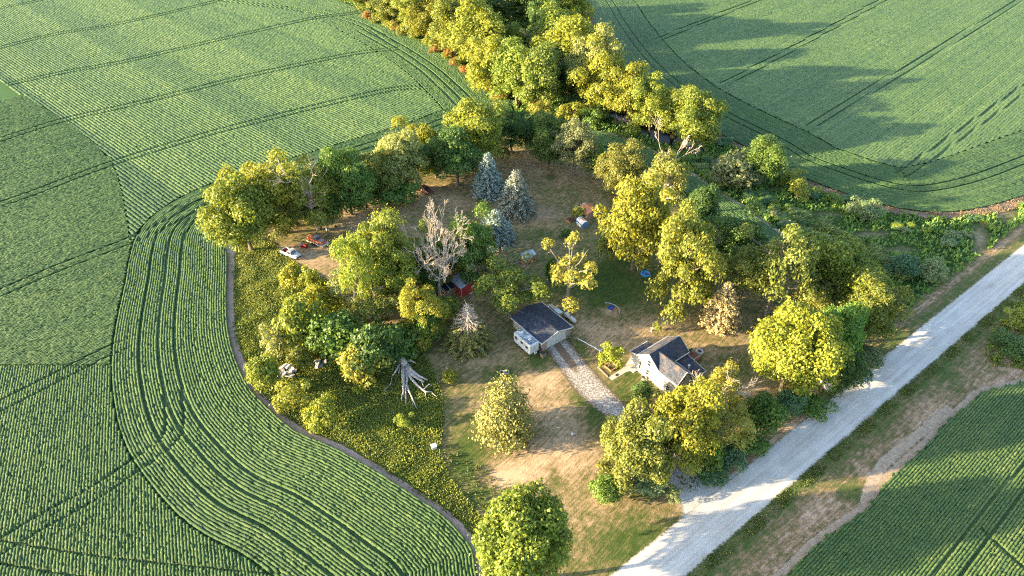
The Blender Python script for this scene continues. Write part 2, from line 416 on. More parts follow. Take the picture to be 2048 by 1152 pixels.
# margins of bare soil along the crops
strip("field_margin", W_EDGE[:int(len(W_EDGE) * .47)], [-.7, -.2, .5, 1.2], .004, M['margin'])
strip("field_margin", STRIP_OUT, [-1.4, -.4, .4, 1.5], -.006, M['margin_pale'])
strip("field_margin", W_EDGE[int(len(W_EDGE) * .62):], [-1.5, -.4, .5], -.007, M['margin'])
strip("field_margin", E_EDGE, [-2.8, -1.2, .2, 1.0], -.008, M['margin'])
patch("bare_patch", G2([(438, 478), (462, 448), (492, 440), (500, 470), (478, 500), (470, 540), (458, 535), (452, 500)]), .008, M['soil_pale'], lambda P: P[:, 0] * 0, .3)

# ------------------------------------------------------------------ gravel road, verges, driveway, footpath
def uline(u0, u1, v, step=.8):
    u = np.arange(u0, u1, step); return UX[None] * u[:, None] + VX[None] * v
def verge_dry(P):
    v = P @ VX; u = P @ UX
    return .34 + .28 * np.clip((25.0 - v) / 3.0 - .6, 0, 1) + .12 * np.clip((17.5 - v) / 3, 0, 1) + .2 * np.exp(-((v - 34.3) / 1.2) ** 2) + blobs(P, [(1700, 985, 30, 22, -.35), (1860, 830, 40, 40, .15), (1900, 760, 30, 25, -.2), (1640, 1010, 60, 30, .15)])
v_poly = np.vstack([W(28, 28.5), W(250, 28.5), G2([(2400, 745)]), S_EDGE[::-5], W(28, 10)])
patch("road_verge", v_poly, -.004, M['verge'], verge_dry, .5)
vn_poly = np.array([W(96, 29), W(250, 29), W(250, 36.2), W(150, 37.2), W(120, 36.6), W(96, 35.4)])
patch("road_verge", vn_poly, .004, M['verge'], lambda P: .42 + .25 * np.exp(-((P @ VX - 35) / .9) ** 2) - .1 * np.exp(-((P @ VX - 32.8) / .8) ** 2), .45)
vn2 = np.array([W(61.5, 29.5), W(96.3, 29.5), W(96.3, 35.4), W(80, 34.9), W(62.5, 34.5)])
patch("road_verge", vn2, .004, M['verge'], lambda P: .55 + .2 * np.exp(-((P @ VX - 32.2) / .8) ** 2), .45)
m_line = S_EDGE[20:]
strip("field_margin", m_line, [-.5, .0, .4, 1.0], .003, M['margin_pale'])
strip("bare_patch", smooth_line(G2([(1730, 1010), (1742, 965), (1778, 915), (1836, 868), (1900, 815)]), .5), [-1.2, -.5, .3, 1.0], .008, M['margin_pale'])

t = NT("road_gravel"); p_ = t.pos(); c_ = t.attr("cross")
al = t.mapping(p_, (1, 1, 1), (0, 0, TH))
lanes = t.noise(t.mapping(p_, (.03, 1.0, 1), (0, 0, TH)), 1.6, 4.0, .6)
grit = t.noise(p_, 6.0, 3.0, .8); big = t.noise(p_, .35, 4.0, .6)
f = t.math('ADD', t.math('MULTIPLY', lanes, .55), t.math('ADD', t.math('MULTIPLY', grit, .25), t.math('MULTIPLY', big, .3)))
col = t.ramp(f, [(.35, (.29, .255, .225)), (.5, (.42, .385, .35)), (.66, (.53, .495, .465))])
ed = t.math('ABSOLUTE', c_)
edge = t.math('ADD', ed, t.math('MULTIPLY', t.math('SUBTRACT', t.noise(p_, 1.5, 4.0, .75), .5), .42))
col = t.mix(t.math('MULTIPLY_ADD', edge, 9.0, -7.6, clamp=True), col, (.33, .29, .24))
alpha = t.math('MULTIPLY_ADD', edge, -14.0, 14.0, clamp=True)
t.bump(t.math('ADD', grit, t.math('MULTIPLY', lanes, .6)), .5, .05)
M['gravel'] = t.fin(col, .95, 0, .15, alpha)
offs = np.linspace(-3.45, 3.45, 19)
road = strip("road", uline(27, 260, 28.45, .8), offs, lambda P: .02 + .10 * np.clip(1 - ((P @ VX - 28.45) / 3.45) ** 2, 0, 1), M['gravel'])

t = NT("driveway_gravel"); p_ = t.pos(); c_ = t.attr("cross"); tw = t.attr("two"); so = t.attr("solid")
sp = t.noise(p_, 2.6, 4.0, .75); sp2 = t.noise(p_, 5.5, 2.0, .7); big = t.noise(p_, .4, 3.0)
ed = t.math('ABSOLUTE', c_)
cover = t.math('SUBTRACT', t.math('ADD', .535, t.math('MULTIPLY', so, .35)), t.math('MULTIPLY', t.math('POWER', ed, 4.0), .2))
mid = t.math('MULTIPLY', tw, t.math('SUBTRACT', 1.0, t.math('MULTIPLY', ed, 3.4), clamp=True))
cover = t.math('SUBTRACT', cover, t.math('MULTIPLY', mid, .8))
thr = t.math('ADD', t.math('MULTIPLY', sp, .65), t.math('MULTIPLY', sp2, .35))
stone = t.math('MULTIPLY_ADD', t.math('SUBTRACT', cover, thr), 14.0, .2, clamp=True)
white = t.ramp(t.math('ADD', t.math('MULTIPLY', sp2, .6), t.math('MULTIPLY', big, .4)), [(.35, (.27, .255, .24)), (.6, (.46, .445, .425))])
dirt = t.ramp(sp2, [(.3, (.075, .055, .04)), (.7, (.2, .15, .11))])
edge = t.math('ADD', ed, t.math('MULTIPLY', t.math('SUBTRACT', sp, .5), .5))
t.bump(sp2, .5, .05)
M['drive'] = t.fin(t.mix(stone, dirt, white), .95, 0, .15, t.math('MULTIPLY_ADD', edge, -7.0, 6.6, clamp=True))
DL = smooth_line(G2([(1093, 699), (1128, 752), (1160, 792), (1222, 842), (1280, 893), (1325, 946), (1352, 992), (1366, 1028), (1340, 1072)]), .5)
DR = smooth_line(G2([(1134, 677), (1182, 735), (1230, 788), (1270, 830), (1330, 886), (1380, 937), (1412, 958), (1440, 962), (1490, 932)]), .5)
nd = 90
dl = np.stack([np.interp(np.linspace(0, 1, nd), np.linspace(0, 1, len(DL)), DL[:, k]) for k in (0, 1)], 1)
dr = np.stack([np.interp(np.linspace(0, 1, nd), np.linspace(0, 1, len(DR)), DR[:, k]) for k in (0, 1)], 1)
cc = np.linspace(-.06, 1.06, 13)
P = (dl[:, None] * (1 - cc)[None, :, None] + dr[:, None] * cc[None, :, None]).reshape(-1, 2)
i = np.arange(nd - 1)[:, None] * 13 + np.arange(12)[None]
F = np.stack([i, i + 1, i + 14, i + 13], -1).reshape(-1, 4)
rowi = np.repeat(np.arange(nd) / (nd - 1), 13)
o = mk("driveway", np.c_[P, .014 + .0 * rowi + .02 * (rowi > .86) * (rowi - .86)], F, M['drive'], attrs={"cross": np.tile(np.linspace(-1, 1, 13), nd), "two": np.clip(1.5 - rowi * 8, 0, 1), "solid": np.clip((rowi - .55) * 3, 0, 1)})
o["kind"] = "structure"

# ------------------------------------------------------------------ crops in rows
def pair(px, gap=1.5, sm=True):
    L = smooth_line(G2(px), .4); n = normals(L)
    return [L + n * gap, L - n * gap]
TR_W = []
for px in [[(-60, 618), (0, 592), (120, 540), (255, 488), (345, 446), (420, 402)], [(-60, 848), (0, 818), (110, 762), (225, 704), (265, 690)],
           [(-40, 1125), (0, 1100), (100, 1040), (200, 985), (290, 922), (340, 885), (352, 845), (346, 790)],
           [(-60, 300), (0, 284), (125, 245), (264, 213), (382, 184), (493, 156), (700, 112), (800, 100)], [(-60, 190), (0, 177), (28, 170), (146, 145), (257, 125), (410, 89), (520, 64), (625, 40), (720, 28)],
           [(-60, 118), (0, 99), (115, 71), (215, 55), (305, 36), (406, 12), (440, 2), (470, -12)], [(-60, 428), (38, 401), (225, 331), (403, 276), (500, 250), (652, 212), (720, 196), (800, 180), (870, 178)],
           [(430, 0), (520, 12), (600, 22), (680, 38), (740, 60), (790, 92)], [(-60, 30), (60, 8), (150, -15)]]:
    TR_W += pair(px)
TR_W += [smooth_line(G2([(-60, 1070), (0, 1083), (150, 1108), (300, 1126), (420, 1138), (560, 1150)]), .4), smooth_line(G2([(-60, 1112), (0, 1128), (130, 1150), (300, 1175)]), .4)]
nW = normals(W_EDGE); sel = slice(0, int(len(W_EDGE) * .78))
for d in (10.8, 14.2, 17.4): TR_W.append((W_EDGE + nW * d)[sel])
TR_E = []
for px in [[(1284, 95), (1400, 48), (1519, 0), (1600, -35)], [(1449, 172), (1600, 92), (1769, 0), (1850, -45)], [(1622, 258), (1660, 232), (1850, 118), (2044, 0), (2120, -45)], [(1800, 352), (1830, 335), (2048, 180), (2200, 70)]]:
    TR_E += pair(px)
nE = normals(E_EDGE)
for d in (10.5, 13.6): TR_E.append(E_EDGE + nE * d)
TR_S = (pair([(1830, 1250), (1895, 1152), (1972, 1049), (2062, 940), (2200, 800)], 1.2) + [smooth_line(G2([(1960, 1060), (2000, 1100), (2060, 1152)]), .4)])

def crop_mesh(name, grids, tracks, label, four=True):
    VV, FF, RR, TT, n0 = [], [], [], [], 0
    for P, mask, N, s, tint, deep in grids:
        jit = .055
        K, J = mask.shape; fl = P.reshape(-1, 2)
        near = np.full(K * J, 9.0); mi = mask.ravel()
        if mi.any() and tracks is not None: near[mi] = dist_to(fl[mi], tracks, 5)
        off = np.array([-.5, -.3, .3, .5]) if four else np.array([-.5, 0, .5]); k = len(off)
        top = np.abs(off) < .4
        lat = off[None] * s + rng.normal(0, .06 * s, (K * J, k))
        along = rng.normal(0, .08, (K * J, k))
        Nf = N.reshape(-1, 2); Tf = np.stack([Nf[:, 1], -Nf[:, 0]], 1)
        xy = fl[:, None] + Nf[:, None] * lat[..., None] + Tf[:, None] * along[..., None]
        z = np.where(top[None], .74 + rng.normal(0, jit, (K * J, k)), deep + rng.normal(0, .04, (K * J, k)))
        far_ = np.clip((np.hypot(fl[:, 0], fl[:, 1]) - 110) / 150, 0, 1); tr = np.clip((near - .12 - .12 * far_) / (.18 + .14 * far_), 0, 1)[:, None]
        z = .32 + (z - .32) * tr
        VV.append(np.concatenate([xy, z[..., None]], -1).reshape(-1, 3))
        RR.append(np.clip(rng.normal(.5, .28, K * J * k), 0, 1)); TT.append(np.repeat(np.repeat(tint, J), k))
        ii = (np.arange(K)[:, None] * J + np.arange(J - 1)[None])[mask[:, :-1] & mask[:, 1:]] * k
        f_ = (ii[:, None] + np.arange(k - 1)[None]).ravel()
        FF.append(np.stack([f_ + k, f_ + 1 + k, f_ + 1, f_], 1) + n0); n0 += K * J * k
    V, F, r_, t_ = np.vstack(VV), np.vstack(FF), np.concatenate(RR), np.concatenate(TT)
    u, inv = np.unique(F, return_inverse=True)
    o = mk(name, V[u], inv.reshape(-1, 4), M['crop'], attrs={"rnd": r_[u], "tint": t_[u]})
    return tag(o, label, "crop", kind="stuff")
def off_grid(line, s, d0, d1, extra=None, step=None, deep=.55):
    L = resample(line, step) if step else line
    n = normals(L); K = int((d1 - d0) / s); d = d0 + (np.arange(K) + .5) * s
    P = L[None] + n[None] * d[:, None, None]; fl = P.reshape(-1, 2)
    m = inview(fl)
    m[m] &= dist_to(fl[m], line) > np.repeat(d, len(L))[m] - .3 * s
    if extra is not None: m[m] &= extra(fl[m])
    return (P, m.reshape(K, -1), np.broadcast_to(n[None], P.shape), s, np.clip(.45 + rng.normal(0, .12, K), 0, 1), deep)
def line_grid(ang, s, step, box, keep, bands=None, deep=.56):
    tdir = np.array([math.cos(ang), math.sin(ang)]); n = np.array([-tdir[1], tdir[0]])
    c = np.array([(box[0] + box[1]) / 2, (box[2] + box[3]) / 2]); r = .5 * math.hypot(box[1] - box[0], box[3] - box[2])
    k = np.arange(-r, r, s); j = np.arange(-r, r, step)
    P = c + n * k[:, None, None] + tdir * j[None, :, None]; fl = P.reshape(-1, 2); m = inview(fl); m[m] &= keep(fl[m])
    if bands: 
        b = np.repeat(rng.uniform(.1, .85, len(k)), bands)[:len(k)]; tint = np.clip(.8 * b + .0 + rng.normal(0, .08, len(k)), 0, 1)
    else: tint = np.clip(.45 + rng.normal(0, .1, len(k)), 0, 1)
    return (P, m.reshape(len(k), len(j)), np.broadcast_to(n, P.shape), s, tint, deep)
HL = 22.5
W_poly = np.vstack([W_EDGE[::4], G2([(560, -60)]), [(-420, 430), (-420, 20), (-20, 20)]])
M_LINE = smooth_line(G2([(-260, -10), (-130, 75), (0, 165), (140, 250), (225, 330), (255, 440), (262, 520), (250, 610), (232, 690), (232, 760)]), .6)
mid_poly = np.vstack([M_LINE[::4], G2([(-400, 740), (-500, 300)])])
low_line = G2([(-400, 735), (700, 735)])[:, 1].mean()
farW = lambda P: inside(P, W_poly) & (dist_to(P, W_EDGE) > HL)
gz = []
BARE = G2([(438, 478), (462, 448), (492, 440), (500, 470), (478, 500), (470, 540), (458, 535), (452, 500)])
gz.append(off_grid(W_EDGE, .5, .75, HL + .2, lambda P: inside(P, W_poly) & ~(inside(P, BARE) & (rng.random(len(P)) < .9)), .4))
gz.append(line_grid(R(114), .46, .36, (-120, 0, 20, 105), lambda P: farW(P) & (P[:, 1] < low_line)))
gz.append(line_grid(R(38), .46, .36, (-150, -30, 90, 240), lambda P: farW(P) & (P[:, 1] >= low_line) & inside(P, mid_poly)))
def upper(P): return farW(P) & (P[:, 1] >= low_line) & ~inside(P, mid_poly)
gz.append(line_grid(R(-42), 1.0, .45, (-300, 60, 110, 400), upper, bands=12, deep=.5))
crop_mesh("soybean_field", gz, TR_W, "wide green row crop field wrapping round the left of the farmyard")
E_poly = np.vstack([E_EDGE[::4], G2([(2600, 100)]), [(420, 430), (20, 430)]])
farE = lambda P: inside(P, E_poly) & (dist_to(P, E_EDGE) > 24)
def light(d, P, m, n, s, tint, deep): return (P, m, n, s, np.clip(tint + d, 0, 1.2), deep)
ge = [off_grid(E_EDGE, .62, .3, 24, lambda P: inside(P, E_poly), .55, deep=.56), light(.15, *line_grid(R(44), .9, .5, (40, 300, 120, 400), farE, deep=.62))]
crop_mesh("soybean_field", ge, TR_E, "deep green row crop field beyond the creek with long tree shadows", four=False)
so_poly = np.vstack([STRIP_OUT[::3], STRIP_IN[::-3]])
crop_mesh("soybean_strip", [off_grid(STRIP_OUT[::-1], .6, .8, 9, lambda P: inside(P, so_poly), .5)], None, "narrow strip of dark green row crop between the hedge trees and the creek")
s_poly = np.vstack([S_EDGE[::3], G2([(2400, 1300)])])
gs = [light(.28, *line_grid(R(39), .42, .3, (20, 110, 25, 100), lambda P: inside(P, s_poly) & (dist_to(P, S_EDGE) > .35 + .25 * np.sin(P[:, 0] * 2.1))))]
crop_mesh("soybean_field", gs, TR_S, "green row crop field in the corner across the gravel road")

# ------------------------------------------------------------------ vegetation: prototypes
def unit(v): return v / (np.linalg.norm(v, axis=-1, keepdims=True) + 1e-9)
def leaf_quads(C, Nrm, size, aspect=.62, fold=.12):
    """one folded diamond leaf spray per point"""
    n = len(C); t = unit(np.cross(Nrm, rng.normal(size=(n, 3)))); b = np.cross(Nrm, t); s = size[:, None]
    V = np.stack([C - t * s * .5, C + b * s * .5 * aspect + Nrm * s * fold, C + t * s * .5, C - b * s * .5 * aspect + Nrm * s * fold], 1).reshape(-1, 3)
    F = np.arange(4 * n).reshape(-1, 4)
    return V, F, np.repeat(np.clip(rng.normal(.5, .25, n), 0, 1), 4)
def limb(mb, a, b, r0, r1, sides=5, sag=.12, n=5):
    a, b = np.array(a, float), np.array(b, float); L = np.linalg.norm(b - a); k = rng.normal(0, sag * .5, 3) * L; k[2] = abs(k[2]) * .8
    pts = [a + (b - a) * t + k * math.sin(math.pi * t) * .6 + rng.normal(0, .012, 3) * L * (0 < t < 1) for t in np.linspace(0, 1, n)]
    mb.tube(pts, np.linspace(r0, r1, n), sides); return pts
PROTO = {}
def broadleaf(key, H, Wd, bare, nlobe, nleaf, leaf, lobe_r=(.24, .36), ragged=.18, trunk_r=.028, bark='bark', gap=0.0, dead=0, up=.35, stems=1):
    """trunk and limbs carrying rounded clumps of leaf sprays; H, Wd real metres"""
    rx, rz = Wd / 2, H * (1 - bare) / 2; zc = H * (1 + bare) / 2
    mb = MB(); r0 = H * trunk_r; fork = max(H * bare * .9, H * .12)
    trunks = []
    for s_ in range(stems):
        lean = rng.normal(0, .05 if stems == 1 else .16, 2) * H
        tp = [np.array([0, 0, -.15]) + (rng.normal(0, .12, 3) * [1, 1, 0] if stems > 1 else 0), np.array([lean[0] * .15, lean[1] * .15, fork * .5]), np.array([lean[0] * .4, lean[1] * .4, fork]), np.array([lean[0] * .7, lean[1] * .7, zc]), np.array([lean[0], lean[1], zc + rz * .5])]
        mb.tube(tp, [r0 * 1.35 / stems ** .5, r0 / stems ** .5, r0 * .85 / stems ** .5, r0 * .5 / stems ** .5, r0 * .18], 7)
        trunks.append(tp)
    C, N_, S = [], [], []
    lobes = []; ph1, ph2, ph3 = rng.uniform(0, 6.28, 3)
    for i in range(nlobe):
        u_ = (i + .5) / nlobe; ph = i * 2.39996 + rng.normal(0, .25); cz = 1 - 1.75 * u_
        rr = math.sqrt(max(0, 1 - cz * cz)); d = np.array([rr * math.cos(ph), rr * math.sin(ph), cz])
        lr = rng.uniform(*lobe_r) * min(rx, rz * 1.2)
        q = rng.uniform(.62, 1.0 + ragged * .3) - (lr / max(rx, .1)) * .5
        bulge = 1 + ragged * (.55 * math.sin(2 * ph + ph1) + .45 * math.sin(3 * ph + ph2 + 2 * cz) + .35 * math.sin(5 * cz + ph3))
        p = np.array([d[0] * rx * bulge, d[1] * rx * bulge, d[2] * rz]) * (q + rng.normal(0, ragged * .5)) + [0, 0, zc]
        p[2] = max(p[2], lr * .55)
        lobes.append((p, lr, d))
        tp = trunks[i % stems]; base = tp[2] + (tp[4] - tp[2]) * np.clip((p[2] - tp[2][2]) / (tp[4][2] - tp[2][2] + .01) * .55, 0, .9)
        pts = limb(mb, base, p, r0 * .36, r0 * .07, 5)
        for _ in range(2): limb(mb, pts[3], p + rng.normal(0, .6, 3) * lr, r0 * .1, r0 * .03, 4, n=3)
        if rng.random() < gap: continue
        n = int(nleaf * (lr / (np.mean(lobe_r) * min(rx, rz * 1.2))) ** 2)
        v = unit(rng.normal(size=(n, 3))); v[:, 2] = np.where(v[:, 2] < -.4, -v[:, 2], v[:, 2])
        sub = unit(rng.normal(size=(7, 3))); bumpy = 1 + .28 * np.max(v @ sub.T, 1) ** 6
        rad = lr * bumpy * (.55 + .5 * rng.random(n) ** .6) * np.where(rng.random(n) < .13, rng.uniform(1.05, 1.4, n), 1.0)
        C.append(p + v * rad[:, None] * [1.08, 1.08, .9]); N_.append(unit(v * .8 + rng.normal(0, .55, (n, 3)) + [0, 0, up])); S.append(leaf * rng.uniform(.6, 1.35, n))
    for _ in range(dead):
        an = rng.uniform(0, 6.28); tip = np.array([math.cos(an) * rx * 1.0, math.sin(an) * rx * 1.0, zc + rz * rng.uniform(.3, 1.05)])
        bare_branch(mb, trunks[0][3], tip - trunks[0][3], r0 * .22, 3)
    C, N_, S = np.vstack(C), np.vstack(N_), np.concatenate(S)
    C[:, 2] = np.maximum(C[:, 2], .05)
    V, F, r_ = leaf_quads(C, N_, S)
    PROTO[key] = dict(trunk=mb_mesh(mb, "trunk", bark), crown=mk("crown", V, F, M['leaf'], attrs={"rnd": r_}, link=False), H=H, W=Wd, bare=bare)
def mb_mesh(mb, name, bark):
    me = bpy.data.meshes.new(name); me.from_pydata(mb.v, [], mb.f); me.materials.append(M[bark]); me.update(); return me
def bare_branch(mb, p, d, r, depth):
    """a leafless limb that forks"""
    p = np.array(p, float); L = np.linalg.norm(d); n = 4
    k = rng.normal(0, .1, 3) * L
    pts = [p + d * t + k * math.sin(t * 3.14) for t in np.linspace(0, 1, n)]
    mb.tube(pts, np.linspace(r, r * .55, n), 5 if depth > 1 else 3, cap=False)
    if depth == 0: return
    for i in range(rng.integers(3, 5)):
        t = rng.uniform(.35, 1.0); q = p + d * t + k * math.sin(t * 3.14)
        nd = unit(unit(d) + rng.normal(0, .42, 3) + [0, 0, .12]) * L * rng.uniform(.42, .68)
        bare_branch(mb, q, nd, max(.03, r * .5), depth - 1)
def bare_tree(key, H, Wd, nl, trunk_r=.03, depth=3):
    mb = MB(); r0 = H * trunk_r
    mb.tube([(0, 0, -.2), (.1, 0, H * .15), (.15, .1, H * .3)], [r0 * 1.3, r0, r0 * .85], 8)
    for i in range(nl):
        an = i * 6.283 / nl + rng.normal(0, .3); d = np.array([math.cos(an) * Wd * .24, math.sin(an) * Wd * .24, H * rng.uniform(.32, .5)])
        bare_branch(mb, (.15, .1, H * rng.uniform(.2, .3)), d, r0 * .5, depth)
    V = np.array(mb.v); 
    PROTO[key] = dict(trunk=mb_mesh(mb, "trunk", 'dead'), crown=None, H=V[:, 2].max(), W=(np.ptp(V[:, 0]) + np.ptp(V[:, 1])) / 2, bare=.12)
def conifer(key, H, Wd, per, leaf, power=.8, droop=.18, top_dead=0.0, dens=1.0, clump=.9):
    """whorls of drooping boughs clothed in short sprays"""
    mb = MB(); mb.tube([(0, 0, -.1), (0, 0, H * .5), (0, 0, H * .99)], [H * .02, H * .012, H * .003], 7)
    C, N_, S = [], [], []; nl = int(H / .42)
    for l in range(nl):
        z = H * (.03 + .95 * l / nl); f = (1 - z / H); r = Wd / 2 * min(1, (f * 1.12) ** power) * (1 if z > H * .08 else .85)
        nb = max(5, int(per * (r / (Wd / 2)) ** .7)); a0 = rng.uniform(0, 6.28)
        for b in range(nb):
            an = a0 + 6.283 * b / nb + rng.normal(0, .12); L = r * rng.uniform(.8, 1.12); d = np.array([math.cos(an), math.sin(an), 0])
            tip = np.array([0, 0, z]) + d * L + [0, 0, -droop * L + .12]
            if top_dead and z > H * (1 - top_dead):
                mb.tube([(0, 0, z), tip * [.5, .5, 1] + [0, 0, .05], tip], [.05, .03, .015], 4, cap=False)
                for _ in range(5):
                    q = np.array([0, 0, z]) + (tip - [0, 0, z]) * rng.uniform(.3, 1); mb.tube([q, q + rng.normal(0, .28, 3) + d * .15], [.022, .01], 3, cap=False)
                continue
            mb.tube([(0, 0, z), tip], [.04, .012], 3, cap=False)
            n = int(dens * (8 + 12 * L)); tt = rng.uniform(.25, 1.05, n) ** .75
            p = np.array([0, 0, z]) + (tip - [0, 0, z]) * tt[:, None] + rng.normal(0, .16 * clump, (n, 3)) * [1, 1, .8]
            C.append(p); N_.append(unit(d * .5 + rng.normal(0, .55, (n, 3)) + [0, 0, .55])); S.append(leaf * rng.uniform(.6, 1.3, n))
    C, N_, S = np.vstack(C), np.vstack(N_), np.concatenate(S); C[:, 2] = np.maximum(C[:, 2], .08)
    V, F, r_ = leaf_quads(C, N_, S, .5)
    PROTO[key] = dict(trunk=mb_mesh(mb, "trunk", 'dead' if top_dead else 'bark'), crown=mk("crown", V, F, M['needle'], attrs={"rnd": r_}, link=False), H=H, W=Wd, bare=0, cone=True)

for q in range(4): broadleaf(f'round{q}', 10, 9.5, .08, 52, 430, .34, lobe_r=(.15, .33), ragged=.3)
for q in range(2): broadleaf(f'dense{q}', 10, 9.5, .04, 60, 420, .34, lobe_r=(.18, .32), ragged=.1)
for q in range(3): broadleaf(f'tall{q}', 13, 8.0, .06, 46, 430, .36, lobe_r=(.2, .4), ragged=.28)
for q in range(3): broadleaf(f'open{q}', 11, 11, .26, 24, 300, .38, lobe_r=(.18, .3), ragged=.35, bark='bark_pale', gap=.12, trunk_r=.03)
for q in range(2): broadleaf(f'half{q}', 11, 10, .2, 24, 300, .38, lobe_r=(.2, .3), ragged=.32, bark='dead', gap=.12, dead=2, trunk_r=.03)
for q in range(3): broadleaf(f'shrub{q}', 3.6, 4.2, .0, 20, 170, .3, lobe_r=(.28, .42), ragged=.25, trunk_r=.018, stems=3)
for q in range(2): broadleaf(f'sprig{q}', 3.2, 3.6, .0, 16, 110, .26, lobe_r=(.2, .34), ragged=.45, trunk_r=.014, stems=4, up=.6)
broadleaf('willow0', 9, 9, .06, 40, 420, .3, lobe_r=(.2, .3), ragged=.22, up=-.1)
broadleaf('sparse0', 8.5, 8.0, .3, 20, 170, .3, lobe_r=(.16, .26), ragged=.4, bark='bark_pale', gap=.2, trunk_r=.03)
bare_tree('bare0', 12, 12, 7, .021, 4)
bare_tree('bare1', 6, 5, 5, .012, 3)
conifer('spruce0', 10, 6.4, 15, .36, .72)
conifer('spruce1', 9, 6.6, 15, .36, .7)
conifer('deadtop', 10, 8.2, 15, .38, .85, top_dead=.48)
conifer('juniper', 8.5, 8.0, 12, .36, .55, droop=-.1, dens=1.3, clump=2.6)

PAL = dict(yel=(.235, .255, .034), yg=(.18, .225, .036), lime=(.22, .27, .038), green=(.12, .2, .042), dark=(.072, .135, .034), olive=(.175, .205, .045), pale=(.25, .28, .1), gold=(.29, .275, .055),
           rust=(.32, .18, .06), blue=(.22, .3, .3), bluegreen=(.25, .29, .23), straw=(.44, .38, .18), greyg=(.19, .235, .115), teal=(.08, .16, .08), jun=(.19, .19, .055))
# what keeps still: x0, x1, y0, y1 is the crown's box in the photograph; the crown's own size and the ground fix the rest
def place(bb, pr):
    x0, x1, y0, y1 = bb; xc = (x0 + x1) / 2; pr = PROTO[pr]; b = pr['bare']; yc = (y0 + y1) / 2
    zc = 2.0; r = rz = 3
    for _ in range(6):
        c = G(xc, yc, zc); v = c - [0, 0, CAMH]; dep = v[1] * CP - v[2] * SP; sc = FPX / dep
        phi = math.asin(-v[2] / np.linalg.norm(v)); r = (x1 - x0) / 2 / sc; hp = (y1 - y0) / 2 / sc
        rz = math.sqrt(max((hp ** 2 - (r * math.sin(phi)) ** 2), (.5 * r * math.cos(phi)) ** 2)) / math.cos(phi)
        h = 2 * rz / (1 - b); zc = h * (1 + b) / 2
    if pr.get('cone'):
        base = G(xc, y1 - r * math.sin(phi) * sc * .85); lo, hi = 0, 40
        for _ in range(40):
            m = (lo + hi) / 2
            if proj(np.array([[base[0], base[1], m]]))[0, 1] > y0: lo = m
            else: hi = m
        return base[:2], lo, 2 * r
    return c[:2], h, 2 * r
def grow(name, label, cat, proto, xy, h, w, col, group=None, rz=None, names=('trunk', 'crown')):
    pr = PROTO[proto]; e = thing(name, label, cat, xy, rng.uniform(0, 6.28) if rz is None else rz, group)
    sxy, sz = w / pr['W'], h / pr['H']
    for part, nm in (('trunk', names[0]), ('crown', names[1])):
        if pr[part] is None: continue
        o = bpy.data.objects.new(nm, pr[part]); COL.objects.link(o); o.parent = e; o.scale = (sxy, sxy, sz)
        if part == 'crown':
            j = rng.normal(1, .09) * rng.normal(1, .035, 3); o.color = (*[min(1, max(0, a * b)) for a, b in zip(col, j)], 1)
    return e
def tree(bb, proto, col, label, name='shade_tree', cat='tree', group=None, hmul=1.0, wmul=1.1):
    xy, h, w = place(bb, proto); shrubby = proto[:3] in ('shr', 'spr')
    return grow(name, label, cat, proto, xy, h * hmul, w * wmul, PAL[col] if isinstance(col, str) else col, group, names=('stems', 'foliage') if proto[:5] in ('shrub', 'sprig') else ('trunk', 'crown'))

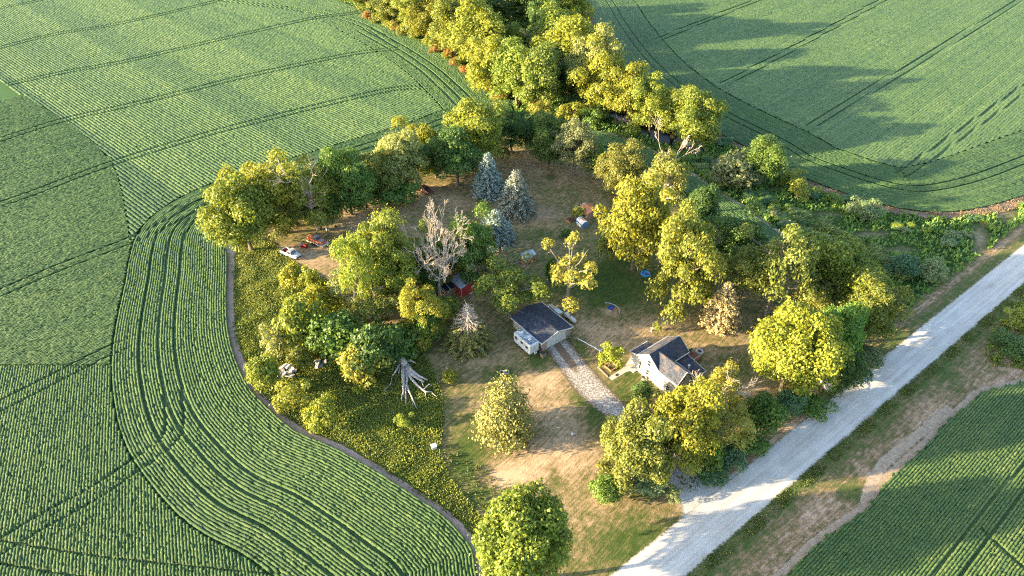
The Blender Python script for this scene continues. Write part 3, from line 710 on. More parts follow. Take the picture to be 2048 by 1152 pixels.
YARD = [
 ((422, 542, 352, 505), 'dense1', 'yg', "bright yellow-green rounded tree bulging over the crop edge, leftmost of the yard trees"),
 ((466, 596, 312, 440), 'open0', 'yel', "tall leaning tree with yellow top and visible pale limbs behind the leftmost tree"),
 ((540, 635, 380, 455), 'round1', 'olive', "shadowy olive tree directly behind the flatbed trailer and red mower"),
 ((572, 668, 322, 440), 'half0', 'yg', "half-dead tree with bare pinkish branches above the car on the trailer"),
 ((646, 738, 302, 425), 'round2', 'green', "full green tree right of the half-dead tree at the crop edge"),
 ((620, 685, 392, 452), 'shrub0', 'green', "low green tree spilling onto the grass behind the car trailer"),
 ((735, 788, 300, 402), 'tall0', 'olive', "slim brownish olive tree beside the pale tree on the north edge"),
 ((790, 872, 248, 335), 'round3', 'yel', "golden tree crown standing behind the pale tree and old wagon"),
 ((752, 842, 264, 380), 'tall1', 'pale', "pale grey-green tree left of the old wagon"),
 ((840, 900, 282, 352), 'round0', 'green', "rounded green tree hanging over the old brown wagon"),
 ((872, 950, 256, 368), 'tall2', 'dark', "dark green tree immediately left of the farther blue spruce"),
 ((904, 1000, 203, 335), 'tall0', 'lime', "tallest yellow-topped tree on the north edge behind the blue spruces"),
 ((984, 1062, 214, 300), 'round1', 'dark', "dark green rounded tree at the back corner of the bare lawn"),
 ((1062, 1135, 234, 326), 'round2', 'green', "green hedgerow tree with a yellow crest at the back of the lawn"),
 ((1112, 1188, 245, 348), 'willow0', 'greyg', "fine-leaved grey-green willowy tree in the back hedgerow"),
 ((668, 750, 470, 610), 'open1', 'yg', "tall yellow-green cottonwood on the left of the central grove"),
 ((700, 815, 436, 575), 'round2', 'yg', "big yellow-green tree at the heart of the central grove"),
 ((662, 770, 515, 600), 'open2', 'pale', "low drooping pale limb tree reaching left from the central grove"),
 ((905, 990, 440, 560), 'round3', 'green', "green tree in the central grove right of the bare white tree"),
 ((735, 838, 495, 605), 'round1', 'yg', "yellow-green tree below and left of the bare white tree in the central grove"),
 ((838, 892, 520, 582), 'round2', 'green', "small green tree between the bare white tree and the red barn"),
 ((805, 900, 468, 565), 'round3', 'yg', "yellow-green crown directly behind the bare white tree's left branches"),
 ((885, 978, 448, 530), 'round0', 'olive', "olive tree just behind the bare white tree at the top of the grove"),
 ((1590, 1660, 560, 650), 'round1', 'olive', "olive tree in the middle of the roadside trees behind the yellow one"),
 ((892, 955, 478, 548), 'round0', 'yg', "yellow-green tree overhanging the metal roof of the red barn"),
 ((800, 882, 568, 674), 'round1', 'yel', "golden tree at the front of the central grove above the mown track"),
 ((700, 800, 580, 665), 'half1', 'olive', "ragged olive tree with grey deadwood above the uprooted log"),
 ((955, 1050, 485, 570), 'sparse0', 'greyg', "thin grey-green tree left of the small red shed"),
 ((955, 1086, 528, 632), 'open0', 'yg', "spreading yellow-green tree overhanging the garage roof"),
 ((1080, 1198, 478, 600), 'sparse0', 'gold', "thin open golden tree with pale trunk behind the propane tank"),
 ((1210, 1345, 362, 538), 'round0', 'yel', "largest golden maple right of the orange-roofed shed with visible grey trunk"),
 ((1314, 1428, 430, 618), 'round1', 'yg', "broad yellow-green tree sweeping to the ground right of the blue pool"),
 ((1198, 1290, 293, 390), 'round2', 'olive', "olive tree behind the big golden maple at the crop strip"),
 ((1282, 1378, 305, 420), 'half0', 'olive', "olive tree with a dead orange branch behind the big golden maple"),
 ((1370, 1434, 370, 475), 'tall1', 'dark', "dark green tree in the hedge right of the big golden maple"),
 ((1418, 1535, 430, 545), 'round3', 'dark', "wide dark green tree beside the end of the crop strip"),
 ((1378, 1430, 455, 550), 'sparse0', 'greyg', "thin purplish grey tree between the golden maple and the dark green tree"),
 ((1445, 1535, 500, 600), 'open1', 'olive', "low olive tree with tangled bare twigs behind the golden spruce"),
 ((1500, 1628, 453, 600), 'open2', 'olive', "tall open olive tree with bare fan of branches near the creek end"),
 ((1612, 1748, 480, 612), 'round2', 'yg', "rounded yellow-green tree nearest the creek meadow by the road"),
 ((1700, 1788, 563, 690), 'tall0', 'yg', "bright tree at the right end of the roadside trees"),
 ((1632, 1730, 608, 742), 'round0', 'green', "deep green tree between the big yellow roadside tree and the right end tree"),
 ((1518, 1662, 610, 798), 'dense1', 'yel', "big bright yellow tree beside the road above the silver car"),
 ((1655, 1728, 690, 775), 'round1', 'dark', "dark green tree low at the roadside right of the silver car"),
 ((1308, 1432, 770, 940), 'round2', 'yel', "bright yellow-green tree in front of the house by the driveway mouth"),
 ((1402, 1478, 736, 835), 'half1', 'gold', "pale golden tree with dead twigs at the right front of the house"),
 ((1398, 1502, 800, 905), 'half0', 'gold', "golden tree with bare twigs on its right side near the road hedge"),
 ((1212, 1335, 828, 975), 'round3', 'olive', "olive tree leaning over the driveway left of its mouth"),
 ((952, 1130, 984, 1190), 'dense0', 'yg', "large dense yellow-green tree at the bottom edge beside the crop"),
 ((1400, 1445, 880, 950), 'shrub1', 'green', "green understory tree beneath the yellow tree at the driveway mouth"),
]
for bb, pr, c, lab in YARD: tree(bb, pr, c, lab, group="broadleaf trees of the farmyard", wmul=1.0 if bb[0] > 1190 and bb[3] < 560 else 1.1)
tree((1588, 1640, 588, 640), 'sparse0', 'rust', "small rust-orange dying tree among the roadside trees", group="broadleaf trees of the farmyard")
for bb, pr, c, lab in [((944, 1010, 303, 402), 'spruce0', 'blue', "blue spruce at the back left of the spruce pair"), ((992, 1070, 338, 445), 'spruce1', 'bluegreen', "greenish blue spruce at the front right of the spruce pair"),
                       ((952, 1030, 418, 500), 'spruce1', 'blue', "dark blue spruce rising behind the central grove"), ((888, 988, 606, 718), 'deadtop', 'jun', "olive spruce with a bare pink dead top left of the camper"),
                       ((1400, 1475, 563, 668), 'spruce0', 'straw', "small golden spruce standing alone behind the house"), ((953, 1067, 758, 908), 'juniper', 'jun', "bushy olive juniper in the middle of the front lawn")]:
    tree(bb, pr, c, lab, 'spruce_tree' if pr != 'juniper' else 'juniper_tree', 'tree')
tree((792, 955, 408, 592), 'bare0', 'gold', "bare pinkish white dead tree at the top of the central grove", 'dead_tree')
tree((1295, 1335, 325, 365), 'bare1', 'gold', "small bare orange dead treetop behind the big golden maple", 'dead_tree')
tree((1222, 1262, 225, 252), 'bare1', 'gold', "little bare whitish dead tree on the creek bank", 'dead_tree')
tree((955, 990, 425, 470), 'bare1', 'gold', "bare twiggy dead tree left of the dark blue spruce", 'dead_tree')

SHRUB = [
 ((560, 612, 528, 582), 'shrub0', 'yel', "yellow-green shrub nearest the white pickup in the weedy meadow"), ((600, 638, 535, 592), 'sprig0', 'lime', "upright leafy shrub just right of the meadow's top shrub"),
 ((608, 678, 568, 645), 'shrub1', 'yel', "golden shrub at the lawn edge of the weedy meadow"), ((556, 645, 600, 705), 'shrub2', 'yg', "largest yellow-green thicket shrub in the weedy meadow"),
 ((524, 582, 650, 725), 'sprig1', 'pale', "pale sage-coloured shrub above the rubble pile"), ((622, 725, 622, 722), 'shrub0', 'green', "wide dark green shrub right of the big meadow thicket"),
 ((578, 625, 692, 745), 'shrub1', 'yg', "small yellow-green shrub between the two rubble piles"), ((680, 766, 688, 776), 'shrub2', 'gold', "orange-tinted shrub left of the uprooted log"),
 ((494, 558, 712, 785), 'shrub0', 'yg', "shrub at the crop edge left of the rubble pile"), ((545, 618, 762, 826), 'sprig0', 'yel', "yellow shrub at the crop edge below the rubble pile"),
 ((608, 672, 798, 860), 'shrub1', 'yel', "bright yellow shrub lowest along the curved crop edge"), ((748, 838, 652, 725), 'shrub2', 'green', "round green shrub over the root end of the uprooted log"),
 ((690, 790, 650, 760), 'shrub1', 'dark', "shaded green shrub in the hollow left of the uprooted log"),
 ((790, 825, 828, 862), 'sprig1', 'lime', "small lime weed clump in the open meadow below the log"), ((705, 725, 770, 790), 'sprig0', 'lime', "tiny lime weed clump left of the log branches"),
 ((885, 915, 738, 768), 'shrub0', 'lime', "small lime shrub with a stick on the mown lawn"), ((862, 918, 592, 638), 'shrub0', 'yg', "yellow-green shrub in front of the red barn"),
 ((825, 880, 610, 690), 'shrub1', 'dark', "dark shrub under the front of the central grove"),
 ((1196, 1245, 688, 742), 'sprig0', 'yel', "small yellow ornamental tree beside the house walk"), ((1264, 1310, 764, 810), 'shrub2', 'dark', "round dark shrub in front of the house wall"),
 ((1195, 1242, 834, 884), 'sprig1', 'yel', "small two-tone shrub left of the driveway end"), ((1184, 1246, 948, 1008), 'shrub0', 'green', "round green shrub at the left foot of the driveway tree"),
 ((1235, 1325, 925, 985), 'shrub1', 'greyg', "wide grey-green shrub under the driveway tree"), ((1330, 1365, 970, 1003), 'sprig0', 'greyg', "little grey weed clump beside the driveway mouth"),
 ((1306, 1326, 644, 668), 'sprig1', 'yel', "tiny yellow shrub beside the white bird bath"), ((1122, 1144, 458, 478), 'shrub0', 'dark', "tiny dark round shrub on the back lawn near the blue shed"),
 ((1142, 1168, 412, 440), 'sprig0', 'lime', "leafy plants growing left of the orange-roofed shed"), ((1488, 1566, 788, 872), 'shrub0', 'green', "big round green hedge shrub by the road below the yellow tree"),
 ((1468, 1530, 862, 912), 'shrub1', 'green', "green hedge shrub by the road right of the golden tree"), ((1432, 1492, 886, 945), 'shrub2', 'teal', "dark honeysuckle shrub in the middle of the road hedge"),
 ((1392, 1456, 918, 972), 'shrub0', 'teal', "dark honeysuckle shrub at the driveway end of the road hedge"), ((1548, 1602, 778, 838), 'shrub1', 'teal', "dark grey-green shrub in the road hedge under the yellow tree"),
 ((1596, 1660, 790, 840), 'shrub2', 'green', "green shrub below the silver car"), ((1700, 1765, 690, 735), 'shrub0', 'greyg', "grey-green shrub at the road edge below the right end tree"),
 ((1380, 1420, 560, 620), 'shrub1', 'green', "low green shrub between the broad tree and the golden spruce"),
 ((1045, 1085, 235, 302), 'shrub2', 'green', "shrub filling the hedge gap at the back corner of the lawn"), ((1165, 1215, 290, 358), 'shrub0', 'green', "shrub at the right end of the back hedgerow"),
 ((735, 830, 362, 410), 'shrub1', 'green', "low green shrub beneath the pale tree on the north edge"), ((690, 740, 380, 425), 'shrub2', 'dark', "dark low shrub at the foot of the full green tree"),
 ((1090, 1115, 520, 570), 'shrub2', 'dark', "dark narrow shrub right of the small red shed"), ((1195, 1240, 455, 525), 'shrub2', 'olive', "olive shrub under the left side of the big golden maple"),
]
for bb, pr, c, lab in SHRUB: tree(bb, pr, c, lab, 'shrub', 'shrub', "shrubs of the farmyard", wmul=1.0)

# creek woods: trees of one belt, nearly alike
CREEK = [
 ((700, 775, -35, 12), 'round0', 'olive'), ((755, 815, -20, 35), 'round1', 'olive'), ((800, 860, -25, 55), 'tall0', 'yg'), ((830, 895, 5, 72), 'round2', 'yel'), ((870, 945, 2, 105), 'tall1', 'yg'),
 ((915, 1000, 8, 135), 'tall2', 'yel'), ((985, 1040, 50, 125), 'round3', 'yg'), ((950, 1015, 75, 185), 'tall0', 'yel'), ((985, 1085, 88, 200), 'round0', 'yg'), ((1040, 1110, 95, 215), 'tall1', 'olive'),
 ((1020, 1100, -40, 55), 'tall2', 'dark'), ((1060, 1130, -10, 80), 'round1', 'dark'), ((1095, 1168, -45, 70), 'tall0', 'yel'), ((1070, 1150, 20, 130), 'tall1', 'yg'), ((1105, 1190, 40, 170), 'tall2', 'yel'),
 ((1150, 1232, 75, 200), 'round2', 'pale'), ((1160, 1250, 105, 215), 'round3', 'yel'), ((1215, 1300, 130, 235), 'round0', 'yel'), ((1268, 1345, 160, 255), 'round1', 'yg'), ((1320, 1385, 178, 268), 'tall1', 'yg'),
 ((1360, 1436, 192, 290), 'round2', 'yg'), ((1100, 1160, 120, 190), 'round3', 'dark'), ((985, 1060, -45, 30), 'round2', 'olive'), ((905, 985, -50, 30), 'round3', 'olive'), ((850, 920, -50, 15), 'tall1', 'olive'),
 ((1030, 1075, 60, 110), 'round1', 'greyg'), ((1190, 1240, 150, 225), 'round3', 'yg'), ((930, 985, -20, 60), 'round0', 'dark')]
CREEK_LABELS = ['olive tree at the top edge, farthest left in the creek woods',
 'second tree from the left of the creek woods, olive, at the top edge',
 'slim yellow-green tree third along the left margin of the creek woods',
 'bright yellow rounded tree jutting from the left margin of the creek woods',
 'yellow-green tree in the middle of the left margin of the creek woods',
 'tallest yellow tree on the left margin of the creek woods',
 'small yellow-green tree in the clearing inside the creek woods',
 'yellow tree low on the left margin of the creek woods',
 'wide yellow-green tree at the lower left end of the creek woods',
 'olive tree right beside the creek at the lower end of the woods',
 'dark tree at the top edge in the middle of the creek woods',
 'dark shaded rounded tree in the middle of the creek woods',
 'tall yellow tree at the top edge on the right margin of the creek woods',
 'yellow-green tree on the right margin just below the top edge',
 'tall yellow tree on the right margin facing the far field',
 'pale tree on the right margin of the creek woods',
 'yellow tree left of the line of trees along the water',
 'yellow tree in the middle of the line along the water',
 'yellow-green tree second from the pond end of the woods',
 'slim yellow-green tree tucked left of the last tree by the pond',
 'last tree of the creek woods overhanging the open pond',
 'dark tree standing over the water inside the creek woods',
 'olive tree at the top edge left of the dark tree',
 'olive tree at the top edge right of the tallest left margin tree',
 'slim olive tree at the top edge behind the left margin',
 'grey-green tree inside the creek woods above the clearing',
 'yellow-green tree leaning over the creek bend',
 'dark tree behind the left margin near the top edge']
for (bb, pr, c), lab in zip(CREEK, CREEK_LABELS): tree((bb[0] - 5, bb[1] + 5, bb[2], bb[3] + 4), pr, c, lab, 'creek_tree', 'tree', "creek woods trees")
tree((1494, 1568, 278, 365), 'tall2', 'green', "leafy green tree standing alone on the creek bank beside the far field", 'creek_tree', 'tree')
for bb, pr, c, lab in [((1430, 1510, 310, 380), 'shrub0', 'greyg', "wide sage-green shrub left of the lone creek bank tree"), ((1555, 1605, 336, 372), 'sprig0', 'lime', "pale leafy shrub just right of the lone creek bank tree"), ((1575, 1625, 362, 402), 'sprig1', 'lime', "second pale leafy shrub right of the lone creek bank tree"),
                       ((1705, 1762, 398, 440), 'sprig0', 'greyg', "pale sprawling shrub below the dry grass margin of the far field"), ((1838, 1888, 520, 562), 'shrub1', 'greyg', "silvery round shrub at the lower end of the creek bank"), ((1785, 1838, 510, 552), 'shrub0', 'teal', "dark round shrub left of the silvery shrub"),
                       ((1060, 1105, 200, 245), 'sprig0', 'gold', "orange-tinged shrub where the creek woods meet the crop strip"), ((1110, 1165, 200, 250), 'sprig1', 'yel', "yellow shrub on the near creek bank above the hedgerow"), ((1160, 1210, 215, 258), 'sprig0', 'green', "green shrub on the near creek bank above the crop strip"),
                       ((2015, 2070, 615, 660), 'sprig0', 'lime', "leafy green shrub at the right edge across the road"), ((1995, 2060, 672, 715), 'shrub1', 'dark', "dark shrub in the ditch at the right edge across the road")]:
    tree(bb, pr, c, lab, 'shrub', 'shrub')
# undergrowth along the foot of the creek woods
u_line = smooth_line(G2([(1010, 205), (965, 168), (920, 135), (860, 95), (800, 65), (740, 34)]), 1.0); w_line = smooth_line(G2([(1205, 203), (1262, 222), (1300, 241), (1350, 250), (1400, 258), (1428, 276)]), 1.0)
for k in range(40):
    L = u_line if k < 26 else w_line; i = int((k % 26 + .5) / 26 * len(L)) if k < 26 else int((k - 26 + .5) / 14 * len(L))
    grow('shrub', "undergrowth shrub along the crop side of the creek woods" if k < 26 else "undergrowth shrub overhanging the far side of the creek water", 'shrub', f'shrub{k % 3}', L[i] + rng.normal(0, 1.0, 2) * (k < 26), rng.uniform(2.2, 4.2), rng.uniform(3.5, 6), PAL[['yel', 'yg', 'gold', 'rust', 'olive', 'yg'][rng.integers(0, 6)] if k < 26 else ['green', 'olive'][k % 2]],
         "creek woods undergrowth" if k < 26 else "water edge undergrowth", names=('stems', 'foliage'))
# brush along the creek: shrubs too alike to tell apart
c_line = smooth_line(G2([(1215, 245), (1290, 280), (1340, 312), (1400, 345), (1450, 375), (1520, 405), (1590, 440), (1650, 475), (1710, 505), (1770, 540), (1830, 580), (1860, 610)]), 1.0)
far_line = smooth_line(G2([(1440, 285), (1520, 330), (1620, 385), (1700, 418), (1780, 455), (1850, 480), (1920, 470), (1980, 450)]), 1.0)
for k in range(110):
    L = STRIP_OUT[120:] if k < 70 else far_line; nrm = normals(L); i = int(rng.uniform(0, len(L)))
    p = L[i] + nrm[i] * (rng.uniform(2.6, 9.5) if k < 70 else rng.normal(0, 2.4))
    col = [PAL['green'], PAL['teal'], PAL['green'], PAL['lime'], PAL['greyg']][rng.integers(0, 5)]
    grow('shrub', "low green shrub in the brush along the near side of the creek" if k < 70 else "low green shrub in the brush below the far field margin", 'shrub', ['shrub0', 'shrub1', 'shrub2', 'sprig0', 'sprig1'][rng.integers(0, 5)], p, rng.uniform(.9, 2.0), rng.uniform(2.0, 4.0), tuple(1.25 * q for q in col),
         "near creek brush" if k < 70 else "far creek brush", names=('stems', 'foliage'))

# ------------------------------------------------------------------ weeds and grass tufts (uncountable)
def tufts(name, label, poly, n, h, wid, col, keep=None, spread=.5, lean=(0, 0), cat="weeds"):
    poly = np.asarray(poly); lo, hi = poly.min(0), poly.max(0); P = np.zeros((0, 2))
    while len(P) < n:
        q = rng.uniform(lo, hi, (n * 2, 2)); q = q[inside(q, poly)]
        if keep is not None: q = q[keep(q)]
        if len(q) == 0: break
        P = np.vstack([P, q])
    P = P[:n]; n = len(P); B = 3
    base = np.repeat(np.c_[P, np.zeros(n)], B, 0); an = rng.uniform(0, 6.28, n * B); hh = rng.uniform(.5, 1.3, n * B) * h
    hh *= np.repeat(.6 + .8 * (np.sin(P[:, 0] * .9 + 2 * np.sin(P[:, 1] * .5)) * .5 + .5), B)
    out = np.c_[np.cos(an), np.sin(an), np.zeros(n * B)]; tip = base + out * (spread * hh)[:, None] + np.c_[lean[0] * hh, lean[1] * hh, hh]
    mid = (base + tip) / 2 + [0, 0, .1] * hh[:, None]; side = np.c_[-np.sin(an), np.cos(an), np.zeros(n * B)] * (wid * rng.uniform(.6, 1.4, n * B))[:, None]
    V = np.stack([base, mid + side, tip, mid - side], 1).reshape(-1, 3)
    o = mk(name, V, np.arange(len(V)).reshape(-1, 4), M['weed'], attrs={"rnd": np.repeat(np.clip(rng.normal(.5, .3, n * B), 0, 1), 4)}); o.color = (*col, 1)
    return tag(o, label, cat, kind="stuff")
tufts("meadow_weeds", "tall yellow-green weeds filling the unmown strip inside the crop curve", meadow_poly, 40000, .28, .085, (.23, .27, .06), keep=lambda P: dist_to(P, W_EDGE) > .6)
tufts("meadow_weeds", "darker green weeds among the shrubs of the unmown strip", meadow_poly, 8000, .32, .1, (.14, .2, .045), keep=lambda P: np.sin(P[:, 0] * .23) + np.sin(P[:, 1] * .31 + 1) > -.1)
tufts("creek_weeds", "lush green weeds and reeds covering the creek bank", bank_poly, 46000, .8, .17, (.15, .26, .06), keep=lambda P: (dist_to(P, E_EDGE) > 2.2) & ~inside(P, G2([(1085, 180), (1215, 205), (1370, 252), (1424, 280), (1390, 306), (1310, 284), (1225, 238)])) & (blobs(P, BANK_SPOTS) < .28) & ((P @ VX) > 36))
dead_m = np.vstack([E_EDGE[::4], (E_EDGE - nE * 3.2)[::-4]])
tufts("dry_grass", "band of brown dead grass along the margin of the far field", dead_m, 14000, .5, .05, (.27, .2, .14), cat="grass")
tufts("reeds", "pale green leaning reeds beside the dry creek bed", G2([(1560, 420), (1650, 450), (1750, 505), (1830, 545), (1800, 565), (1700, 530), (1600, 470)]), 5000, 1.3, .12, (.2, .26, .1), lean=(.5, -.2), cat="reeds")
tufts("verge_weeds", "strip of green weeds along the near side of the road", np.array([W(30, 23.2), W(200, 23.2), W(200, 25.3), W(30, 25.3)]), 9000, .15, .09, (.13, .17, .045), keep=lambda P: np.sin((P @ UX) * .8) + rng.normal(0, .7, len(P)) > -.2)
tufts("ditch_grass", "lush bright grass across the road at the right edge", G2([(1985, 735), (1965, 700), (1990, 650), (2048, 590), (2200, 500), (2300, 700), (2100, 745)]), 5000, .5, .14, (.15, .21, .035), cat="grass")
tufts("yard_weeds", "weeds along the mown edge of the farmyard under the trees", yard, 9000, .3, .1, (.08, .12, .025), keep=lambda P: (dist_to(P, STRIP_IN) < 7) | ((P @ VX > 33.5) & (P @ VX < 39) & (P @ UX > 62)) | (dist_to(P, W_EDGE) < 10))

# ------------------------------------------------------------------ materials of built things
def siding_mat(name, col, pitch=.13, vert=False):
    t = NT(name); p = t.obj(); sp = t.node("SeparateXYZ"); t.L(p, sp.inputs[0])
    w = t.math('FRACT', t.math('MULTIPLY', sp.outputs[2] if not vert else t.math('ADD', sp.outputs[0], sp.outputs[1]), 1 / pitch))
    n = t.noise(p, .8, 4.0); t.bump(w, .5, .02)
    return t.fin(t.mix(n, tuple(c * .86 for c in col), col), .6, 0, .3)
def shingle_mat(name, a, b, c_, lit_or_stain=None):
    t = NT(name); p = t.obj(); n = t.noise(p, 4.0, 4.0, .7); n2 = t.noise(p, .55, 4.0, .6); v3 = t.node("TexVoronoi"); t.L(p, v3.inputs[0]); v3.inputs["Scale"].default_value = 4.5
    sepc = t.node("SeparateColor"); t.L(v3.outputs["Color"], sepc.inputs[0])
    f = t.math('ADD', t.math('MULTIPLY', n, .55), t.math('MULTIPLY', sepc.outputs[0], .45))
    col = t.ramp(f, [(.25, a), (.5, b), (.8, c_)])
    if lit_or_stain: col = t.mix(t.math('MULTIPLY_ADD', n2, 5.0, lit_or_stain[3] if len(lit_or_stain) > 3 else -2.5, clamp=True), col, lit_or_stain[:3])  # shingles: warm sunlit brown painted in blotches; camper roof: real pale stains
    t.bump(f, .5, .03)
    return t.fin(col, .85, 0, .2)
M['siding'] = siding_mat("cream_siding", (.3, .285, .235)); M['white'] = plain("white_paint", (.52, .52, .5), .5, var=.1)
M['tansiding'] = siding_mat("tan_siding", (.5, .42, .33)); M['mauve'] = siding_mat("mauve_brick", (.36, .27, .25), .075)
M['shingle'] = shingle_mat("grey_shingles", (.018, .026, .046), (.036, .046, .072), (.085, .082, .092), (.15, .09, .065, -3.05))  # last colour paints warm sunlit patches onto the garage roof
M['shingle_h'] = shingle_mat("blue_grey_shingles", (.018, .026, .045), (.038, .046, .068), (.08, .074, .078), (.13, .085, .068))  # brown last colour imitates warm sun on the house slopes
M['glass'] = plain("window_glass", (.02, .025, .035), .08, 0, .6, .1); M['dark'] = plain("dark_trim", (.03, .03, .035), .5)
M['concrete'] = soil_mat("concrete", (.36, .3, .25), (.46, .39, .33), (.54, .47, .41)); M['deck'] = plain("red_deck_wood", (.2, .07, .04), .7, var=.4, scale=6)
M['red'] = plain("red_paint", (.33, .025, .022), .5, var=.3); M['redbarn'] = siding_mat("barn_red_boards", (.4, .045, .04), .22, True)
M['metal_roof'] = plain("metal_roofing", (.42, .46, .5), .35, .5, .5, .3, 2.0); M['orange_roof'] = plain("rusty_orange_roof", (.55, .22, .1), .6, .1, .3, .25, 1.5)
M['rubber'] = plain("tyre_rubber", (.02, .02, .021), .85); M['rim'] = plain("wheel_rim", (.4, .4, .4), .35, .7)
M['blue'] = plain("blue_plastic", (.02, .22, .55), .4); M['deepblue'] = plain("deep_blue_tarp", (.02, .06, .3), .5); M['bluepaint'] = plain("faded_blue_paint", (.1, .22, .42), .5, var=.35)
M['wood'] = bark_mat("raw_wood", (.14, .1, .07), (.36, .28, .2)); M['rustwood'] = plain("rusty_brown", (.13, .07, .045), .8, var=.5, scale=5)
M['stone'] = soil_mat("pale_stone", (.24, .21, .2), (.42, .38, .37), (.58, .55, .54)); M['brick'] = plain("orange_brick", (.5, .22, .11), .8, var=.3)
M['silver'] = plain("silver_paint", (.5, .53, .57), .3, .5, .5, .1); M['camper'] = plain("camper_white", (.55, .57, .56), .45, var=.12); M['camper_roof'] = shingle_mat("stained_camper_roof", (.05, .07, .1), (.13, .17, .22), (.4, .46, .52), (.55, .6, .64))
M['tan'] = plain("tan_panel", (.45, .36, .28), .6); M['paleblue'] = plain("pale_blue_panel", (.5, .57, .64), .45); M['carred'] = plain("orange_red_paint", (.5, .11, .03), .45, var=.4); M['cargrey'] = plain("primer_grey_paint", (.3, .29, .3), .5, var=.3)
M['brown'] = plain("faded_brown_paint", (.14, .045, .04), .5, var=.4); M['cream'] = plain("cream_paint", (.62, .55, .44), .5)

# ------------------------------------------------------------------ farmhouse
HX = W(75.0, 49.2)
house = thing("farmhouse", "cream two-storey farmhouse with blue-grey shingle roofs beside the driveway", "house", HX, TH)
MY0, MY1, MR = 4.4, 9.2, 6.8
ZE, ZR = 4.35, 6.2; WE, WR = 4.3, 6.05
MB().prism([(MY0, 0), (MY1, 0), (MY1, ZE), (MR, ZR - .06), (MY0, ZE)], 'x', 0, 7.7).build("wall", M['siding'], house)
MB().prism([(0, 0), (3.7, 0), (3.7, WE), (1.85, WR - .06), (0, WE)], 'y', 0, MY0).build("wall", M['siding'], house)
MB().prism([(.06, 0), (4.38, 0), (4.38, 3.42), (.06, 2.66)], 'x', 3.702, 7.5).build("wall", M['siding'], house)
MB().prism([(9.202, 0), (11.5, 0), (11.5, 2.9), (9.202, 3.5)], 'x', .6, 4.8).build("wall", M['white'], house)
def roof(parent, a, b, c, d, t=.09, mat='shingle_h', name="roof"):
    return MB().slab(a, b, c, d, t).build(name, M[mat], parent)
o_ = .3; k = (ZR - ZE) / (MR - MY0)
ye, ze = MY0 - o_, ZE - o_ * k
main_f = roof(house, (-.3, ye, ze), (8.0, ye, ze), (8.0, MR, ZR), (-.3, MR, ZR))
main_b = roof(house, (-.3, MR, ZR), (8.0, MR, ZR), (8.0, MY1 + o_, ze), (-.3, MY1 + o_, ze))
kw = (WR - WE) / 1.85
wl = roof(house, (-.3, -.3, WE - .3 * kw), (1.85, -.3, WR), (1.85, 6.45, WR), (-.3, 4.3, WE - .3 * kw), .1)
wr = roof(house, (1.85, -.3, WR), (4.0, -.3, WE - .3 * kw), (4.0, 4.3, WE - .3 * kw), (1.85, 6.45, WR), .1)
roof(house, (3.75, -.25, 2.64), (7.85, -.25, 2.64), (7.85, 4.36, 3.5), (3.75, 4.36, 3.5), .08)
roof(house, (.35, 9.23, 3.52), (5.05, 9.23, 3.52), (5.05, 11.8, 2.86), (.35, 11.8, 2.86), .08)
def trim(parent, a, b, w=.12, h=.16, name="gutter", mat='white'):
    a, b = np.array(a, float), np.array(b, float); d = unit(b - a); s = np.cross(d, [0, 0, 1]); s = s / (np.linalg.norm(s) + 1e-9) * w / 2; u_ = np.array([0, 0, h / 2])
    return MB().hexa([a - s - u_, a + s - u_, b + s - u_, b - s - u_, a - s + u_, a + s + u_, b + s + u_, b - s + u_]).build(name, M[mat], parent)
ke = WE - .3 * kw
for a, b in [((-.32, MY1 + .36, ze + .02), (8.02, MY1 + .36, ze + .02)), ((4.07, ye - .06, ze + .02), (8.02, ye - .06, ze + .02)), ((4.07, -.33, ke + .04), (4.07, 4.2, ke + .04)), ((-.37, -.33, ke + .04), (-.37, 4.3, ke + .04)), ((.3, 11.87, 2.88), (5.1, 11.87, 2.88)), ((3.7, -.32, 2.66), (7.9, -.32, 2.66))]:
    trim(house, a, b)
for a, b in [((-.35, ye, ze), (-.35, MR, ZR)), ((-.35, MY1 + o_, ze), (-.35, MR, ZR)), ((8.05, ye, ze), (8.05, MR, ZR)), ((8.05, MY1 + o_, ze), (8.05, MR, ZR)), ((-.3, -.35, ke), (1.85, -.35, WR)), ((1.85, -.35, WR), (4.0, -.35, ke)), ((.3, 9.26, 3.54), (.3, 11.8, 2.88)), ((7.9, -.25, 2.66), (7.9, 4.36, 3.5))]:
    trim(house, a, b, .08, .2, "fascia")
def window(parent, x, y, z, w, h, face, double=False):
    """a framed window standing proud of the wall; face is the outward side"""
    f_ = MB(); g2 = MB(); t_ = .06
    def bx(mb, a0, a1, z0, z1, d0, d1):
        if face == '-x': mb.box(x - d1, x - d0, y + a0, y + a1, z0, z1)
        elif face == '+x': mb.box(x + d0, x + d1, y + a0, y + a1, z0, z1)
        elif face == '-y': mb.box(x + a0, x + a1, y - d1, y - d0, z0, z1)
        else: mb.box(x + a0, x + a1, y + d0, y + d1, z0, z1)
    for a in (-w / 2, w / 2 - t_): bx(f_, a, a + t_, z - h / 2, z + h / 2, .002, .05)
    bx(f_, -w / 2 + t_ + .002, w / 2 - t_ - .002, z - h / 2, z - h / 2 + t_, .002, .05); bx(f_, -w / 2 + t_ + .002, w / 2 - t_ - .002, z + h / 2 - t_, z + h / 2, .002, .05)
    bx(f_, -w / 2 + t_ + .002, w / 2 - t_ - .002, z - .03, z + .03, .002, .055)
    wi = f_.build("window", M['white'], parent)
    for z0, z1 in ((z - h / 2 + t_ + .003, z - .033), (z + .033, z + h / 2 - t_ - .003)):
        gm = MB(); bx(gm, -w / 2 + t_ + .003, w / 2 - t_ - .003, z0, z1, .003, .03); gm.build("pane", M['glass'], wi)
    return wi
